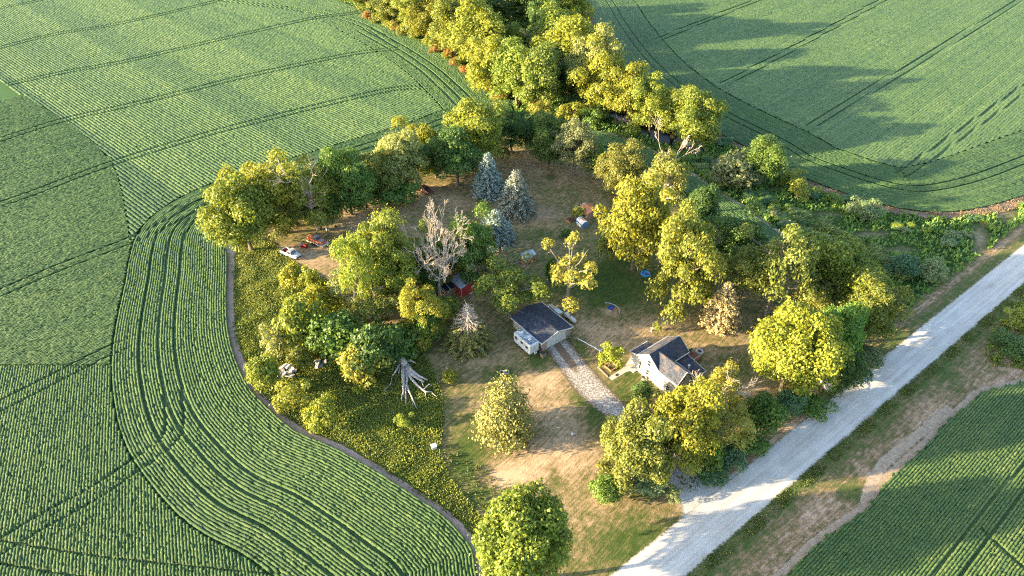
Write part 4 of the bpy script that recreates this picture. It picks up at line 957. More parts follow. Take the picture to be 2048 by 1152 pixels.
window(house, 0, 6.75, 3.95, .85, 1.35, '-x'); window(house, 0, 6.75, 1.6, .85, 1.3, '-x'); window(house, 0, 1.7, 1.5, .85, 1.3, '-x'); window(house, 0, 8.75, 1.9, .6, 1.9, '-x')
window(house, 1.85, 0, 4.2, .9, 1.2, '-y'); window(house, 1.85, 0, 1.6, 1.2, 1.3, '-y'); window(house, 5.2, .06, 1.6, 1.6, 1.1, '-y'); window(house, 6.8, .06, 1.6, .8, 1.1, '-y'); window(house, 7.7, 7.0, 3.6, .9, 1.2, '+x'); window(house, 2.8, 11.5, 1.7, .9, 1.0, '+y')
dr_ = MB().box(.54, .597, 9.6, 10.5, .2, 2.25).build("door", M['white'], house); MB().box(.5, .538, 9.7, 9.76, 1.1, 1.25).build("handle", M['dark'], dr_)
MB().box(-.6, .59, 9.25, 10.9, 0, .2).build("step", M['concrete'], house); MB().box(-1.0, -.6, 9.25, 10.9, 0, .1).build("step", M['concrete'], house)
fl = MB().lathe([(.1, 2.6), (.1, 5.0), (.0, 5.0)], 10, (4.35, 1.15, 0)).build("flue_pipe", M['rim'], house, True); MB().lathe([(.02, 5.0), (.2, 5.02), (.24, 5.14), (.2, 5.28), (.02, 5.33)], 10, (4.35, 1.15, 0)).build("flue_cap", M['white'], fl, True)
for (x, y) in ((1.2, 7.6), (3.8, 7.4), (5.9, 7.2)):
    zr = ZR - (y - MR) * k; MB().lathe([(.06, zr - .05), (.06, zr + .4), (.0, zr + .4)], 8, (x, y, 0)).build("roof_vent", M['dark'], house)
MB().box(7.56, 7.68, .3, .42, 0, 2.6).build("corner_post", M['white'], house)
dk = thing("deck", "small red-brown wooden deck with white rail behind the house", "deck", W(84.6, 52.9), TH)
for i in range(9): MB().box(.0, 2.4, i * .3, i * .3 + .28, .5, .56).build("plank", M['deck'], dk)
for x, y in ((.05, .05), (2.3, .05), (2.3, 2.55), (.05, 2.55)): MB().box(x, x + .09, y, y + .09, 0, 1.45).build("post", M['deck'], dk)
for a in ((.05, 2.39, .06, .13), (.05, 2.39, 2.56, 2.63), (2.31, 2.38, .14, 2.54)): MB().box(*a, 1.46, 1.52).build("rail", M['cream'], dk)
MB().box(.06, 2.3, 2.57, 2.62, .6, 1.4).build("screen", M['dark'], dk)

# ------------------------------------------------------------------ garage
gar = thing("garage", "detached two-car garage with dark shingle roof at the head of the driveway", "garage", W(63.95, 73.62), TH)
GW, GL, GE, GR = 7.4, 9.3, 2.5, 3.5
MB().box(0, .15, .15, GL, 0, GE).build("wall", M['tansiding'], gar); MB().box(GW - .15, GW, .15, GL, 0, GE).build("wall", M['tansiding'], gar)
MB().prism([(.152, 0), (GW - .152, 0), (GW - .152, GE), (GW / 2, GR - .1), (.152, GE)], 'y', GL - .15, GL - .002).build("wall", M['tansiding'], gar)
MB().box(0, 1.2, 0, .148, 0, GE).build("wall", M['mauve'], gar); MB().box(6.2, GW, 0, .148, 0, GE).build("wall", M['mauve'], gar)
MB().prism([(0.02, GE + .002), (GW - .02, GE + .002), (GW / 2, GR - .08)], 'y', .02, .14).build("gable", M['white'], gar)
MB().box(1.2, 6.2, .03, .13, 2.3, GE).build("lintel", M['white'], gar)
for a, b in ((1.2, 1.3), (6.1, 6.2)): MB().box(a, b, -.02, .14, 0, 2.298).build("door_jamb", M['white'], gar)
gd = MB().box(1.302, 6.098, .1, .14, 0, 2.296).build("garage_door", M['white'], gar)
for i in range(4):
    for j in range(6): MB().box(1.34 + j * .79, 1.34 + j * .79 + .75, .07, .099, .03 + i * .57, .03 + i * .57 + .53).build("panel", M['camper'], gd)
MB().box(3.62, 3.78, .03, .069, .85, .92).build("handle", M['dark'], gd)
kg = (GR - GE) / (GW / 2)
MB().slab((-.35, -.3, GE - .35 * kg), (GW / 2, -.3, GR), (GW / 2, GL + .3, GR), (-.35, GL + .3, GE - .35 * kg), .1).build("roof", M['shingle'], gar)
MB().slab((GW / 2, -.3, GR), (GW + .35, -.3, GE - .35 * kg), (GW + .35, GL + .3, GE - .35 * kg), (GW / 2, GL + .3, GR), .1).build("roof", M['shingle'], gar)
for xs in (-.42, GW + .42): trim(gar, (xs, -.36, GE - .35 * kg + .03), (xs, GL + .36, GE - .35 * kg + .03), .13, .17)
trim(gar, (-.38, -.36, GE - .38 * kg + .02), (GW / 2, -.36, GR + .02), .1, .22, "fascia"); trim(gar, (GW / 2, -.36, GR + .02), (GW + .38, -.36, GE - .38 * kg + .02), .1, .22, "fascia")
trim(gar, (GW / 2, -.31, GR + .1), (GW / 2, GL + .31, GR + .1), .3, .05, "ridge_cap", 'shingle')
for x, y in ((5.0, 3.0), (5.4, 6.5)): 
    zr = GR - (x - GW / 2) * kg + .1; MB().box(x, x + .25, y, y + .25, zr - .05, zr + .18).build("roof_vent", M['dark'], gar)
lp = MB().lathe([(.02, 0), (.08, .02), (.09, .14), (.02, .2)], 8, (GW / 2, -.06, 2.75)).build("lamp", M['white'], gar, True)
ken = thing("kennel", "low box shelter with tan and pale blue roof panels right of the garage", "shelter", W(63.95 + 9.3, 73.62 + 5.8), TH)
MB().box(0, .95, 0, 1.65, 0, 1.0).build("frame", M['tan'], ken); MB().box(0, .95, 1.652, 3.4, 0, 1.0).build("frame", M['tan'], ken)
MB().slab((-.1, -.1, 1.2), (1.1, -.1, 1.04), (1.1, 1.6, 1.04), (-.1, 1.6, 1.2), .05).build("roof_panel", M['paleblue'], ken); MB().slab((-.1, 1.63, 1.24), (1.0, 1.63, 1.08), (1.0, 3.5, 1.08), (-.1, 3.5, 1.24), .05).build("roof_panel", M['tan'], ken)

# ------------------------------------------------------------------ camper
cp = thing("camper_trailer", "white camper trailer with stained dark roof parked along the garage", "camper", W(61.15, 73.85), TH)
CW, CL, C0, C1 = 2.1, 5.2, .45, 2.85
MB().prism([(0, C0 + .25), (.25, C0), (CL - .3, C0), (CL, C0 + .3), (CL, C1 - .1), (CL - .15, C1), (.2, C1), (0, C1 - .12)], 'x', 0, CW).build("body", M['camper'], cp)
MB().box(.07, CW - .07, .28, CL - .22, C1 + .002, C1 + .03).build("roof", M['camper_roof'], cp)
for y in (1.25, 3.85): MB().box(.75, 1.3, y, y + .55, C1 + .032, C1 + .2).build("roof_vent", M['white'], cp)
MB().box(.5, .8, 2.3, 2.7, C1 + .032, C1 + .12).build("roof_hatch", M['paleblue'], cp)
for y, w_, z0, h_ in ((.75, .75, 1.45, .55), (2.35, .7, 1.6, .5), (4.1, .7, 1.5, .6)):
    wi = MB().box(-.02, -.002, y - .05, y + w_ + .05, z0 - .05, z0 + h_ + .05).build("window", M['cargrey'], cp); MB().box(-.03, -.021, y, y + w_, z0, z0 + h_).build("pane", M['glass'], wi)
dr_ = MB().box(-.018, -.002, 1.65, 2.2, .75, 2.4).build("door", M['white'], cp); MB().box(-.028, -.019, 1.8, 2.05, 1.6, 2.1).build("pane", M['glass'], dr_)
MB().box(.5, 1.6, -.018, -.002, 1.5, 1.56).build("stripe", M['cargrey'], cp); MB().box(.85, 1.2, -.02, -.002, 1.9, 2.05).build("emblem", M['cargrey'], cp); MB().box(.9, 1.55, -.016, -.002, 1.3, 1.34).build("stripe", M['cargrey'], cp)
def wheel(parent, x, y, r, w, axis='y', side=1):
    ty = MB().lathe([(r * .55, -w / 2), (r * .9, -w / 2), (r, -w * .35), (r, w * .35), (r * .9, w / 2), (r * .55, w / 2)], 16, (x, y, r), axis).build("wheel", M['rubber'], parent, True)
    MB().lathe([(r * .1, -w * .52), (r * .53, -w * .46), (r * .53, w * .46), (r * .1, w * .52)], 12, (x, y, r), axis).build("rim", M['rim'], ty)
for xx in (.12, CW - .12):
    for y in (2.55, 3.25): wheel(cp, xx, y, .33, .2, 'x')
MB().tube([(CW / 2 - .6, 0, .5), (CW / 2, -1.1, .5), (CW / 2 + .6, 0, .5)], .05, 5).build("tongue", M['dark'], cp); MB().tube([(CW / 2, -1.0, 0), (CW / 2, -1.0, .6)], .035, 6).build("jack", M['rim'], cp)
for s_ in (-.17, .17): MB().lathe([(.13, .55), (.15, .6), (.15, .95), (.08, 1.04), (.05, 1.1)], 10, (CW / 2 + s_, -.35, 0)).build("gas_bottle", M['white'], cp, True)
cr = thing("wooden_crate", "dark wooden slatted crate between the camper and the garage door wall", "crate", W(62.85, 72.0), TH + .1)
MB().box(.02, .88, .02, .78, 0, .85).build("box", M['dark'], cr)
for i in range(5): MB().box(i * .18, i * .18 + .14, -.03, .015, 0, .9).build("slat", M['wood'], cr)
for i in range(4): MB().box(-.03, .015, .02 + i * .2, .16 + i * .2, 0, .9).build("slat", M['wood'], cr)
fw = thing("firewood_stack", "reddish firewood stack tucked between camper and garage", "firewood", W(63.36, 73.75), TH)
for i in range(6):
    for j in range(5): MB().tube([(0, j * .15 + (i % 2) * .07, .09 + i * .14), (.42, j * .15 + (i % 2) * .07, .09 + i * .14)], .07, 6).build("log", M['rustwood'], fw)
pt = thing("plant_pot", "potted plant beside the right corner of the garage door", "plant pot", W(71.0, 72.9), 0)
MB().lathe([(.18, 0), (.25, .4), (.27, .4), (.2, .36)], 12).build("pot", M['stone'], pt, True)
o = bpy.data.objects.new("foliage", PROTO['sprig0']['crown']); COL.objects.link(o); o.parent = pt; o.scale = (.22, .22, .2); o.location.z = .36; o.color = (.1, .16, .06, 1)

# ------------------------------------------------------------------ propane tank
pa, pb = G(1131, 627, .75)[:2], G(1150, 643, .75)[:2]; pc = (pa + pb) / 2; pd = pb - pa
tk = thing("propane_tank", "long white propane tank lying on legs behind the garage", "tank", pc, math.atan2(pd[1], pd[0]))
r_ = .5; hl = 1.35
prof = [(.01, -hl - .42)] + [(r_ * math.sin(a), -hl - .42 * math.cos(a)) for a in np.linspace(.3, 1.57, 5)] + [(r_ * math.sin(a), hl + .42 * math.cos(a)) for a in np.linspace(1.57, .3, 5)] + [(.01, hl + .42)]
MB().lathe([(r, h) for r, h in prof], 18, (0, 0, .78), 'x').build("tank", M['white'], tk, True)
for x in (-.85, .85): MB().box(x - .08, x + .08, -.38, .38, 0, .42).build("leg", M['dark'], tk)
MB().lathe([(.17, 1.2), (.17, 1.38), (.1, 1.46), (.01, 1.47)], 12, (0.1, 0, 0)).build("valve_dome", M['brown'], tk, True)

# ------------------------------------------------------------------ sheds and barn
def gable_shed(parent, w, l, he, hr, wall, roofm, trimm='white', over=.15):
    MB().prism([(0, 0), (w, 0), (w, he), (w / 2, hr - .04), (0, he)], 'y', 0, l).build("wall", M[wall], parent)
    kk = (hr - he) / (w / 2)
    a = MB().slab((-over, -over, he - over * kk), (w / 2, -over, hr), (w / 2, l + over, hr), (-over, l + over, he - over * kk), .05).build("roof", M[roofm], parent)
    MB().slab((w / 2, -over, hr), (w + over, -over, he - over * kk), (w + over, l + over, he - over * kk), (w / 2, l + over, hr), .05).build("roof", M[roofm], parent)
    for x, y in ((-.03, -.03), (w - .05, -.03), (w - .05, l - .05), (-.03, l - .05)): MB().box(x, x + .08, y, y + .08, 0, he - .02).build("corner_trim", M[trimm], parent)
    for i in range(int(l / .6)):
        y = .2 + i * .6
        MB().slab((-over, y, he - over * kk + .055), (w / 2 - .03, y, hr + .05), (w / 2 - .03, y + .04, hr + .05), (-over, y + .04, he - over * kk + .055), .025).build("roof_seam", M[roofm], a)
bn = thing("red_barn", "red barn with grey metal roof half hidden under the central grove", "barn", W(*[float(G(927.7, 592)[:2] @ UX) - .6, float(G(927.7, 592)[:2] @ VX)]), TH)
gable_shed(bn, 4.4, 4.2, 2.3, 3.0, 'redbarn', 'metal_roof')
wi = MB().box(2.6, 3.2, -.05, -.003, 1.3, 1.8).build("window", M['white'], bn); MB().box(2.66, 3.14, -.06, -.051, 1.36, 1.74).build("pane", M['paleblue'], wi)
be = thing("bench", "small white bench at the foot of the red barn wall", "bench", W(*[float(G(944, 587)[:2] @ UX) - .6, float(G(944, 587)[:2] @ VX) - .35]), TH)
MB().box(0, 1.6, 0, .35, .4, .46).build("seat", M['white'], be); MB().box(.1, .18, .02, .33, 0, .398).build("leg", M['white'], be); MB().box(1.42, 1.5, .02, .33, 0, .398).build("leg", M['white'], be)
cf = thing("cold_frame", "dark glazed lean-to with pale frame left of the red barn", "greenhouse", W(*[float(G(905, 590)[:2] @ UX) - 1.6, float(G(905, 590)[:2] @ VX) + .4]), TH)
MB().box(0, 2.9, 0, 2.0, 0, 1.3).build("base", M['wood'], cf)
for i in range(2): MB().slab((.1 + i * 1.4, .08, 1.42), (1.35 + i * 1.4, .08, 1.42), (1.35 + i * 1.4, 1.95, 1.75), (.1 + i * 1.4, 1.95, 1.75), .03).build("pane", M['glass'], cf)
for x in (0, 1.37, 2.78): MB().slab((x, 0, 1.45), (x + .1, 0, 1.45), (x + .1, 2.05, 1.82), (x, 2.05, 1.82), .04).build("frame", M['cream'], cf)
MB().slab((0, 1.96, 1.3), (2.9, 1.96, 1.3), (2.9, 2.02, 1.7), (0, 2.02, 1.7), .03).build("frame", M['cream'], cf)
wb = thing("white_bin", "white bin half hidden by leaves left of the red barn", "bin", G(866, 590)[:2], TH)
MB().lathe([(.35, 0), (.42, .9), (.4, .92)], 12).build("body", M['white'], wb, True); MB().lathe([(.44, .93), (.4, 1.0), (.05, 1.04)], 12).build("lid", M['paleblue'], wb, True)
rs0 = G(1049, 530)[:2]
rs = thing("red_shed", "small red and white shed with grey roof behind the thin golden tree", "shed", rs0, TH - R(90))
gable_shed(rs, 2.2, 3.2, 1.75, 2.35, 'redbarn', 'metal_roof')
rs.location = (rs0[0], rs0[1], 0)
for i in range(3):
    wi = MB().box(2.203, 2.25, .35 + i * .95, 1.05 + i * .95, .7, 1.5).build("window", M['white'], rs); MB().box(2.251, 2.26, .42 + i * .95, .98 + i * .95, .77, 1.43).build("pane", M['glass'], wi)
rs.rotation_euler = (0, 0, TH - R(90)); rs.location = (*(rs0 + VX * 2.2 * 1.0), 0)
os0 = G(1186, 436)[:2]
osd = thing("orange_roof_shed", "shed with orange metal roof at the edge of the big golden maple", "shed", os0 - UX * 2.2, TH)
gable_shed(osd, 4.2, 3.6, 1.7, 2.6, 'wood', 'orange_roof', 'cream')
bl0 = G(1170, 456)[:2]
bs = thing("blue_hut", "blue arched hut with white roof and pale side panel near the orange-roofed shed", "hut", bl0, math.atan2(*(G(1152, 440)[:2] - bl0)[::-1]))
arc = [(.95 * math.cos(a), .9 + .8 * math.sin(a)) for a in np.linspace(0, math.pi, 9)]
MB().prism([(.95, 0)] + arc + [(-.95, 0)], 'x', 0, 2.7).build("body", M['bluepaint'], bs)
arc2 = [(.99 * math.cos(a), .9 + .84 * math.sin(a)) for a in np.linspace(.35, math.pi - .35, 8)]; arc3 = [(1.03 * math.cos(a), .9 + .9 * math.sin(a)) for a in np.linspace(math.pi - .35, .35, 8)]
MB().prism(arc2 + arc3, 'x', -.05, 2.75).build("roof", M['white'], bs); MB().box(.4, 2.4, .953, .985, .1, .75).build("side_panel", M['cream'], bs); MB().box(.35, 2.4, .953, .98, .86, 1.0).build("vent_slot", M['dark'], bs)
MB().box(.5, 1.9, -.2, .25, 1.79, 1.83).build("roof_patch", M['carred'], bs)
bt0 = G(1163, 414)[:2]
bo = thing("paddle_boat", "small white boat with dark seats beside the orange-roofed shed", "boat", bt0, R(40))
def loft(mb, st, n=8):
    """hull from stations (x, half-width, z_bottom, z_top)"""
    vs_ = []
    for x, w, zb, zt in st:
        c = min(.12, w * .3); vs_ += [(x, -w + c, zb), (x, w - c, zb), (x, w, zb + c), (x, w, zt - c), (x, w - c, zt), (x, -w + c, zt), (x, -w, zt - c), (x, -w, zb + c)]
    m = len(st); fs = [(i * 8 + k, i * 8 + (k + 1) % 8, (i + 1) * 8 + (k + 1) % 8, (i + 1) * 8 + k) for i in range(m - 1) for k in range(8)]
    return mb.add(vs_, fs + [tuple(range(8))[::-1], tuple(range((m - 1) * 8, m * 8))])
loft(MB(), [(-1.4, .45, .1, .5), (-1.0, .7, 0, .55), (.6, .72, 0, .55), (1.2, .55, .08, .6), (1.5, .25, .25, .65)]).build("hull", M['white'], bo)
for x, y in ((-.6, -.3), (-.6, .3), (.3, -.3), (.3, .3)): MB().box(x - .22, x + .22, y - .2, y + .2, .552, .7).build("seat", M['dark'], bo)
gb = thing("garden_bed", "raised garden bed edged with orange bricks left of the blue hut", "garden bed", G(1142, 440)[:2], TH)
MB().box(-1.1, 1.0, -1.0, 1.0, 0, .14).build("soil", M['rustwood'], gb)
for i in range(9): MB().box(-1.35, -1.12, -1.1 + i * .25, -.88 + i * .25, 0, .2 + .03 * (i % 3)).build("brick", M['brick'], gb)
for i in range(5): MB().tube([(-.7 + i * .3, -.8, .22), (-.6 + i * .33, .8, .25)], .08, 6).build("log", M['rustwood'], gb)

# ------------------------------------------------------------------ vehicles
def heading(rear, front, z=.4):
    a, b = G(*rear, z)[:2], G(*front, z)[:2]; d = b - a; return (a + b) / 2, math.atan2(d[1], d[0])
def cabin(parent, xb0, xt0, xt1, xb1, wb, wt, zb, zt, body, roofm, name="cabin"):
    B = [(xb0, -wb, zb), (xb1, -wb, zb), (xb1, wb, zb), (xb0, wb, zb), (xt0, -wt, zt), (xt1, -wt, zt), (xt1, wt, zt), (xt0, wt, zt)]
    c = MB().hexa(B).build(name, M[body], parent)
    MB().box(xt0 - .02, xt1 + .02, -wt - .02, wt + .02, zt + .002, zt + .06).build("roof", M[roofm], parent)
    B = [np.array(p, float) for p in B]
    def pane(i, j, k_, l, nm, m0=.09, m1=.9):
        a, b, d, e = B[i], B[j], B[k_], B[l]
        f = lambda u_, v_: (a * (1 - u_) + b * u_) * (1 - v_) + (e * (1 - u_) + d * u_) * v_
        MB().slab(f(m0, .1), f(1 - m0, .1), f(1 - m0, m1), f(m0, m1), .012).build(nm, M['glass'], c)
    pane(1, 2, 6, 5, "windshield"); pane(3, 0, 4, 7, "rear_window")
    for (i, j, k_, l) in ((0, 1, 5, 4), (2, 3, 7, 6)):
        pane(i, j, k_, l, "side_window", .07)
    return c
def wheels(parent, xs, hw, r=.34):
    for x in xs:
        for s_ in (-1, 1): wheel(parent, x, s_ * hw, r, .22)
def lights(parent, x, ys, z, mat='white', nm="headlight"):
    for y in ys: MB().box(x, x + .05, y - .16, y + .16, z - .07, z + .07).build(nm, M[mat], parent)
def sedan(parent, body, roofm, L=4.8, Wd=1.85, cab=(-1.7, -1.0, .45, 1.15), belt=.95, top=1.42, hood='', long_roof=False):
    h = L / 2; w = Wd / 2
    b = loft(MB(), [(-h, w * .86, .42, belt - .08), (-h + .25, w * .97, .3, belt), (-h * .45, w, .25, belt + .02), (h * .35, w, .25, belt), (h - .4, w * .97, .28, belt - .1), (h, w * .82, .4, belt - .22)]).build("body", M[body], parent)
    cabin(parent, *cab, w * .92, w * .76, belt - .01, top, body, roofm)
    MB().box(h - .02, h + .1, -w * .85, w * .85, .38, .52).build("bumper", M['rim'], parent); MB().box(-h - .1, -h + .02, -w * .85, w * .85, .4, .54).build("bumper", M['rim'], parent)
    lights(parent, h - .06, (-w * .62, w * .62), belt - .36); lights(parent, -h - .01, (-w * .62, w * .62), belt - .3, 'red', "taillight")
    if hood: MB().slab((cab[3] + .1, -w * .72, belt + .006), (h - .35, -w * .7, belt - .075), (h - .35, w * .7, belt - .075), (cab[3] + .1, w * .72, belt + .006), .02).build("hood", M[hood], parent)
    wheels(parent, (-h * .58, h * .6), w * .9)
xy, an = heading((566, 501), (599, 516))
pk = thing("pickup_truck", "white pickup truck with open red bed parked at the lawn edge", "pickup truck", xy, an)
loft(MB(), [(-.1, .95, .4, 1.0), (.9, .97, .38, 1.02), (2.2, .95, .4, .98), (2.65, .84, .48, .86)]).build("body", M['white'], pk)
cabin(pk, -.35, -.2, .75, 1.25, .93, .78, .99, 1.7, 'white', 'white')
bd = MB().box(-2.6, -.36, -.8, .8, .55, .62).build("bed", M['red'], pk)
for y0, y1 in ((-.97, -.8), (.8, .97)): MB().box(-2.62, -.36, y0, y1, .42, 1.08).build("bed_side", M['white'], bd)
MB().box(-2.68, -2.6, -.96, .96, .45, 1.06).build("tailgate", M['white'], bd); MB().box(-.36, -.3, -.8, .8, .62, 1.08).build("bulkhead", M['red'], bd)
for i in range(4): MB().box(-2.5 + i * .55, -2.42 + i * .55, -.79, .79, .622, .8).build("bed_rib", M['red'], bd)
MB().box(2.64, 2.74, -.85, .85, .45, .62).build("bumper", M['dark'], pk); MB().box(2.6, 2.66, -.5, .5, .64, .8).build("grille", M['dark'], pk); lights(pk, 2.58, (-.68, .68), .74); wheels(pk, (-1.7, 1.75), .88, .36)
xy, an = heading((614, 474), (654, 490), .7)
tl = thing("flatbed_trailer", "cream flatbed trailer carrying the orange and grey car", "trailer", xy, an)
for i in range(6): MB().box(-2.6, 2.9, -1.0 + i * .335, -.68 + i * .335, .5, .56).build("plank", M['cream'], tl)
for y in (-1.05, 1.02): MB().box(-2.65, 2.95, y, y + .05, .42, .66).build("side_rail", M['cream'], tl)
MB().tube([(2.9, -.6, .48), (4.0, 0, .48), (2.9, .6, .48)], .05, 5).build("tongue", M['dark'], tl); MB().tube([(3.8, 0, 0), (3.8, 0, .6)], .04, 6).build("jack", M['rim'], tl)
for x in (-.55, .25):
    for y in (-1.2, 1.2): wheel(tl, x, y, .32, .2)
mc = thing("muscle_car", "orange and grey two-door car with dark roof on the flatbed trailer", "car", xy, an, z=.562)
sedan(mc, 'carred', 'cargrey', 4.9, 1.85, (-1.55, -.75, .2, 1.0), .88, 1.3, 'cargrey')
xy, an = heading((834, 371), (867, 387), .6)
wg = thing("old_wagon", "old brown car with white trim under the trees at the back lawn", "car", xy, an)
sedan(wg, 'brown', 'brown', 5.1, 1.9, (-1.6, -1.1, .35, .95), .95, 1.45)
for y in (-.96, .94): MB().box(-2.3, 2.3, y, y + .02, .78, .86).build("side_trim", M['white'], wg)
xy, an = heading((1641, 744), (1660, 779), .6)
sc_ = thing("silver_car", "silver car parked nose out under the big yellow roadside tree", "car", xy, an)
sedan(sc_, 'silver', 'silver', 4.7, 1.82, (-1.9, -1.1, .2, 1.15), .92, 1.42)
xy, an = heading((599, 489), (616, 494), .4)
mw = thing("lawn_tractor", "small red lawn tractor between the pickup and the car trailer", "lawn tractor", xy, an)
loft(MB(), [(-.95, .42, .35, .62), (-.3, .5, .3, .68), (-.1, .3, .32, .6)]).build("fender", M['red'], mw); loft(MB(), [(.05, .32, .32, .92), (.7, .3, .34, .88), (.95, .22, .42, .78)]).build("hood", M['red'], mw)
MB().box(-.68, -.25, -.22, .22, .69, .78).build("seat", M['cargrey'], mw); MB().box(-.78, -.69, -.22, .22, .7, 1.1).build("backrest", M['cargrey'], mw); MB().box(-.25, .8, -.58, .58, .16, .29).build("mower_deck", M['red'], mw)
MB().tube([(.05, 0, .9), (-.12, 0, 1.08)], .02, 5).build("steering_column", M['dark'], mw); MB().tube([(-.14 + .06 * math.cos(a), .18 * math.cos(a + 1.57), 1.1 + .16 * math.sin(a + 1.57) * .4) for a in np.linspace(0, 6.283, 11)], .018, 5).build("steering_wheel", M['dark'], mw)
for y in (-.48, .48): wheel(mw, -.6, y, .27, .2); wheel(mw, .6, y * .85, .19, .14)
def tyre_obj(px, label, flat=True, r=.33, plant=None):
    e = thing("old_tyre", label, "planter", G(*px)[:2], rng.uniform(0, 3))  # the tyre behind the trailer is a plain tyre, no planter
    MB().lathe([(r * .55, .02), (r * .9, 0), (r, .06), (r, .16), (r * .9, .22), (r * .55, .2), (r * .55, .02)], 18).build("tyre", M['rubber'], e, True)
    MB().lathe([(.01, .05), (r * .54, .05), (r * .54, .17), (.01, .2)], 14).build("filling" if plant else "rim", M[plant or 'rim'], e)
    return e
tyre_obj((657, 494), "old tyre lying in the grass at the trailer's nose", plant='rustwood'); tyre_obj((671, 453), "dark tyre in the grass behind the trailer", plant='dark')
for px, lab in (((1004, 746), "left of two grey rings on the round grass patch"), ((1013, 745), "right of two grey rings on the round grass patch")):
    e = thing("fire_ring", lab, "fire ring", G(*px)[:2]); MB().lathe([(.42, 0), (.52, 0), (.52, .3), (.42, .3), (.42, 0)], 18).build("ring", M['stone'], e); MB().lathe([(.01, .0), (.41, .0), (.41, .05), (.01, .06)], 14).build("ash", M['dark'], e)
en = thing("scrap_engine", "small white and black scrap machine in the grass behind the trailer", "machine", G(656, 461)[:2], .6)
MB().box(-.4, .4, -.3, .3, .2, .6).build("body", M['white'], en); MB().box(-.25, .3, -.2, .2, .602, .8).build("engine", M['dark'], en)
for x in (-.3, .3):
    for y in (-.36, .36): wheel(en, x, y, .18, .1)

# ------------------------------------------------------------------ garden things
pl = thing("paddling_pool", "round bright blue paddling pool under the yellow-green tree", "pool", G(1291, 549)[:2])
MB().lathe([(.95, 0), (1.12, 0), (1.15, .3), (1.05, .34), (.95, .3), (.93, .06)], 28).build("rim", M['blue'], pl, True); MB().lathe([(.01, .01), (.92, .01), (.92, .08), (.01, .08)], 24).build("floor", M['blue'], pl)
MB().box(-.1, .75, -.2, .25, .081, .22).build("pool_toy", M['rustwood'], pl)
bx_ = thing("blue_tray", "square blue tray lying on the pale bare spot of the lawn", "tray", G(1222, 616)[:2], TH + .2)
MB().box(-.55, .55, -.5, .5, .02, .06).build("base", M['deepblue'], bx_)
for a in ((-.6, .6, -.55, -.502), (-.6, .6, .502, .55), (-.6, -.552, -.5, .5), (.552, .6, -.5, .5)): MB().box(*a, .02, .2).build("side", M['deepblue'], bx_)
MB().box(-.2, .6, -1.0, -.62, .02, .1).build("spilled_board", M['carred'], bx_)
hz_ = smooth_line(G2([(1210, 606), (1220, 607), (1232, 612), (1239, 620), (1239, 628)]), .3)
tag(MB().tube([(q[0], q[1], .06) for q in hz_], .06, 6).build("garden_hose", M['white']), "white curved hose round the pale bare spot of the lawn", "hose")
r0_, r1_ = G(1155, 677, .45), G(1203, 703, .55)
rl = thing("rail", "long pale wooden rail on short posts beside the driveway head", "rail", r0_[:2], math.atan2(*(r1_ - r0_)[[1, 0]])); LL = float(np.linalg.norm((r1_ - r0_)[:2]))
MB().tube([(0, 0, .5), (LL, 0, .58)], .09, 6).build("beam", M['paleblue'], rl); MB().box(.2, .34, -.07, .07, 0, .46).build("post", M['wood'], rl); MB().box(LL - .5, LL - .34, -.08, .08, 0, .5).build("post", M['white'], rl); MB().box(LL - .25, LL - .1, -.35, .35, .68, .78).build("crosspiece", M['white'], rl)
fp = sheet("footpath", [(1217, 755), (1248, 734.5), (1266, 724.5), (1276, 739), (1253.4, 743.6), (1223.5, 761)], .02, M['concrete'], sm=False)
sheet("footpath", [(1250, 731), (1262, 713), (1270, 709), (1272, 722), (1255, 733)], .024, M['concrete'], sm=False)
tag(MB().box(-.35, .35, -.25, .25, .028, .05).build("door_mat", M['dark']), "dark mat lying on the concrete walk to the house", "mat").location = (*G(1234, 750)[:2], 0)
bpy.data.objects["door_mat"].rotation_euler = (0, 0, TH)
e0, e1 = G(1196, 734)[:2], G(1216, 754)[:2]; ed_ = e1 - e0
tag(MB().box(0, float(np.linalg.norm(ed_)), -.12, .12, 0, .12).build("timber_edging", M['wood']), "pale timber edging from the small tree to the walk", "edging").location = (*e0, 0); bpy.data.objects["timber_edging"].rotation_euler = (0, 0, math.atan2(ed_[1], ed_[0]))
pb_ = thing("planter_bed", "low square brick bed round the small yellow tree by the walk", "planter", G(1222, 733)[:2], TH)
for a in ((-1, 1, -1, -.85), (-1, 1, .85, 1), (-1, -.85, -.848, .848), (.85, 1, -.848, .848)): MB().box(*a, 0, .2).build("edging", M['brick'], pb_)
def urn(px, label, sc=1.0, name="urn_planter"):
    e = thing(name, label, "planter", G(*px)[:2]); e.scale = (sc,) * 3
    MB().lathe([(.22, 0), (.24, .08), (.1, .14), (.1, .3), (.3, .42), (.42, .7), (.46, .72), (.4, .66), (.02, .6)], 16).build("bowl", M['white'], e, True); MB().lathe([(.02, .62), (.38, .67), (.02, .7)], 12).build("soil", M['dark'], e)
urn((1286, 759), "white urn planter beside the house wall"); urn((1290, 765), "smaller white planter just below the urn by the house", .7)
bb_ = thing("bird_bath", "white bird bath behind the house beside a tiny yellow shrub", "bird bath", G(1303, 662)[:2])
MB().lathe([(.22, 0), (.2, .08), (.09, .15), (.08, .65), (.3, .75), (.36, .82), (.3, .8), (.02, .76)], 14).build("basin", M['white'], bb_, True)
sr = thing("stone_ring", "ring of pale stones on the lawn right of the house deck", "fire pit", G(1399, 704)[:2])
for i in range(10):
    a = i * .628; MB().lathe([(.01, 0), (.2, .02), (.24, .18), (.14, .34), (.01, .38)], 7, (.62 * math.cos(a), .62 * math.sin(a), 0)).build("stone", M['stone'], sr)
MB().lathe([(.01, .0), (.45, .0), (.45, .06), (.01, .08)], 12).build("ash", M['dark'], sr)
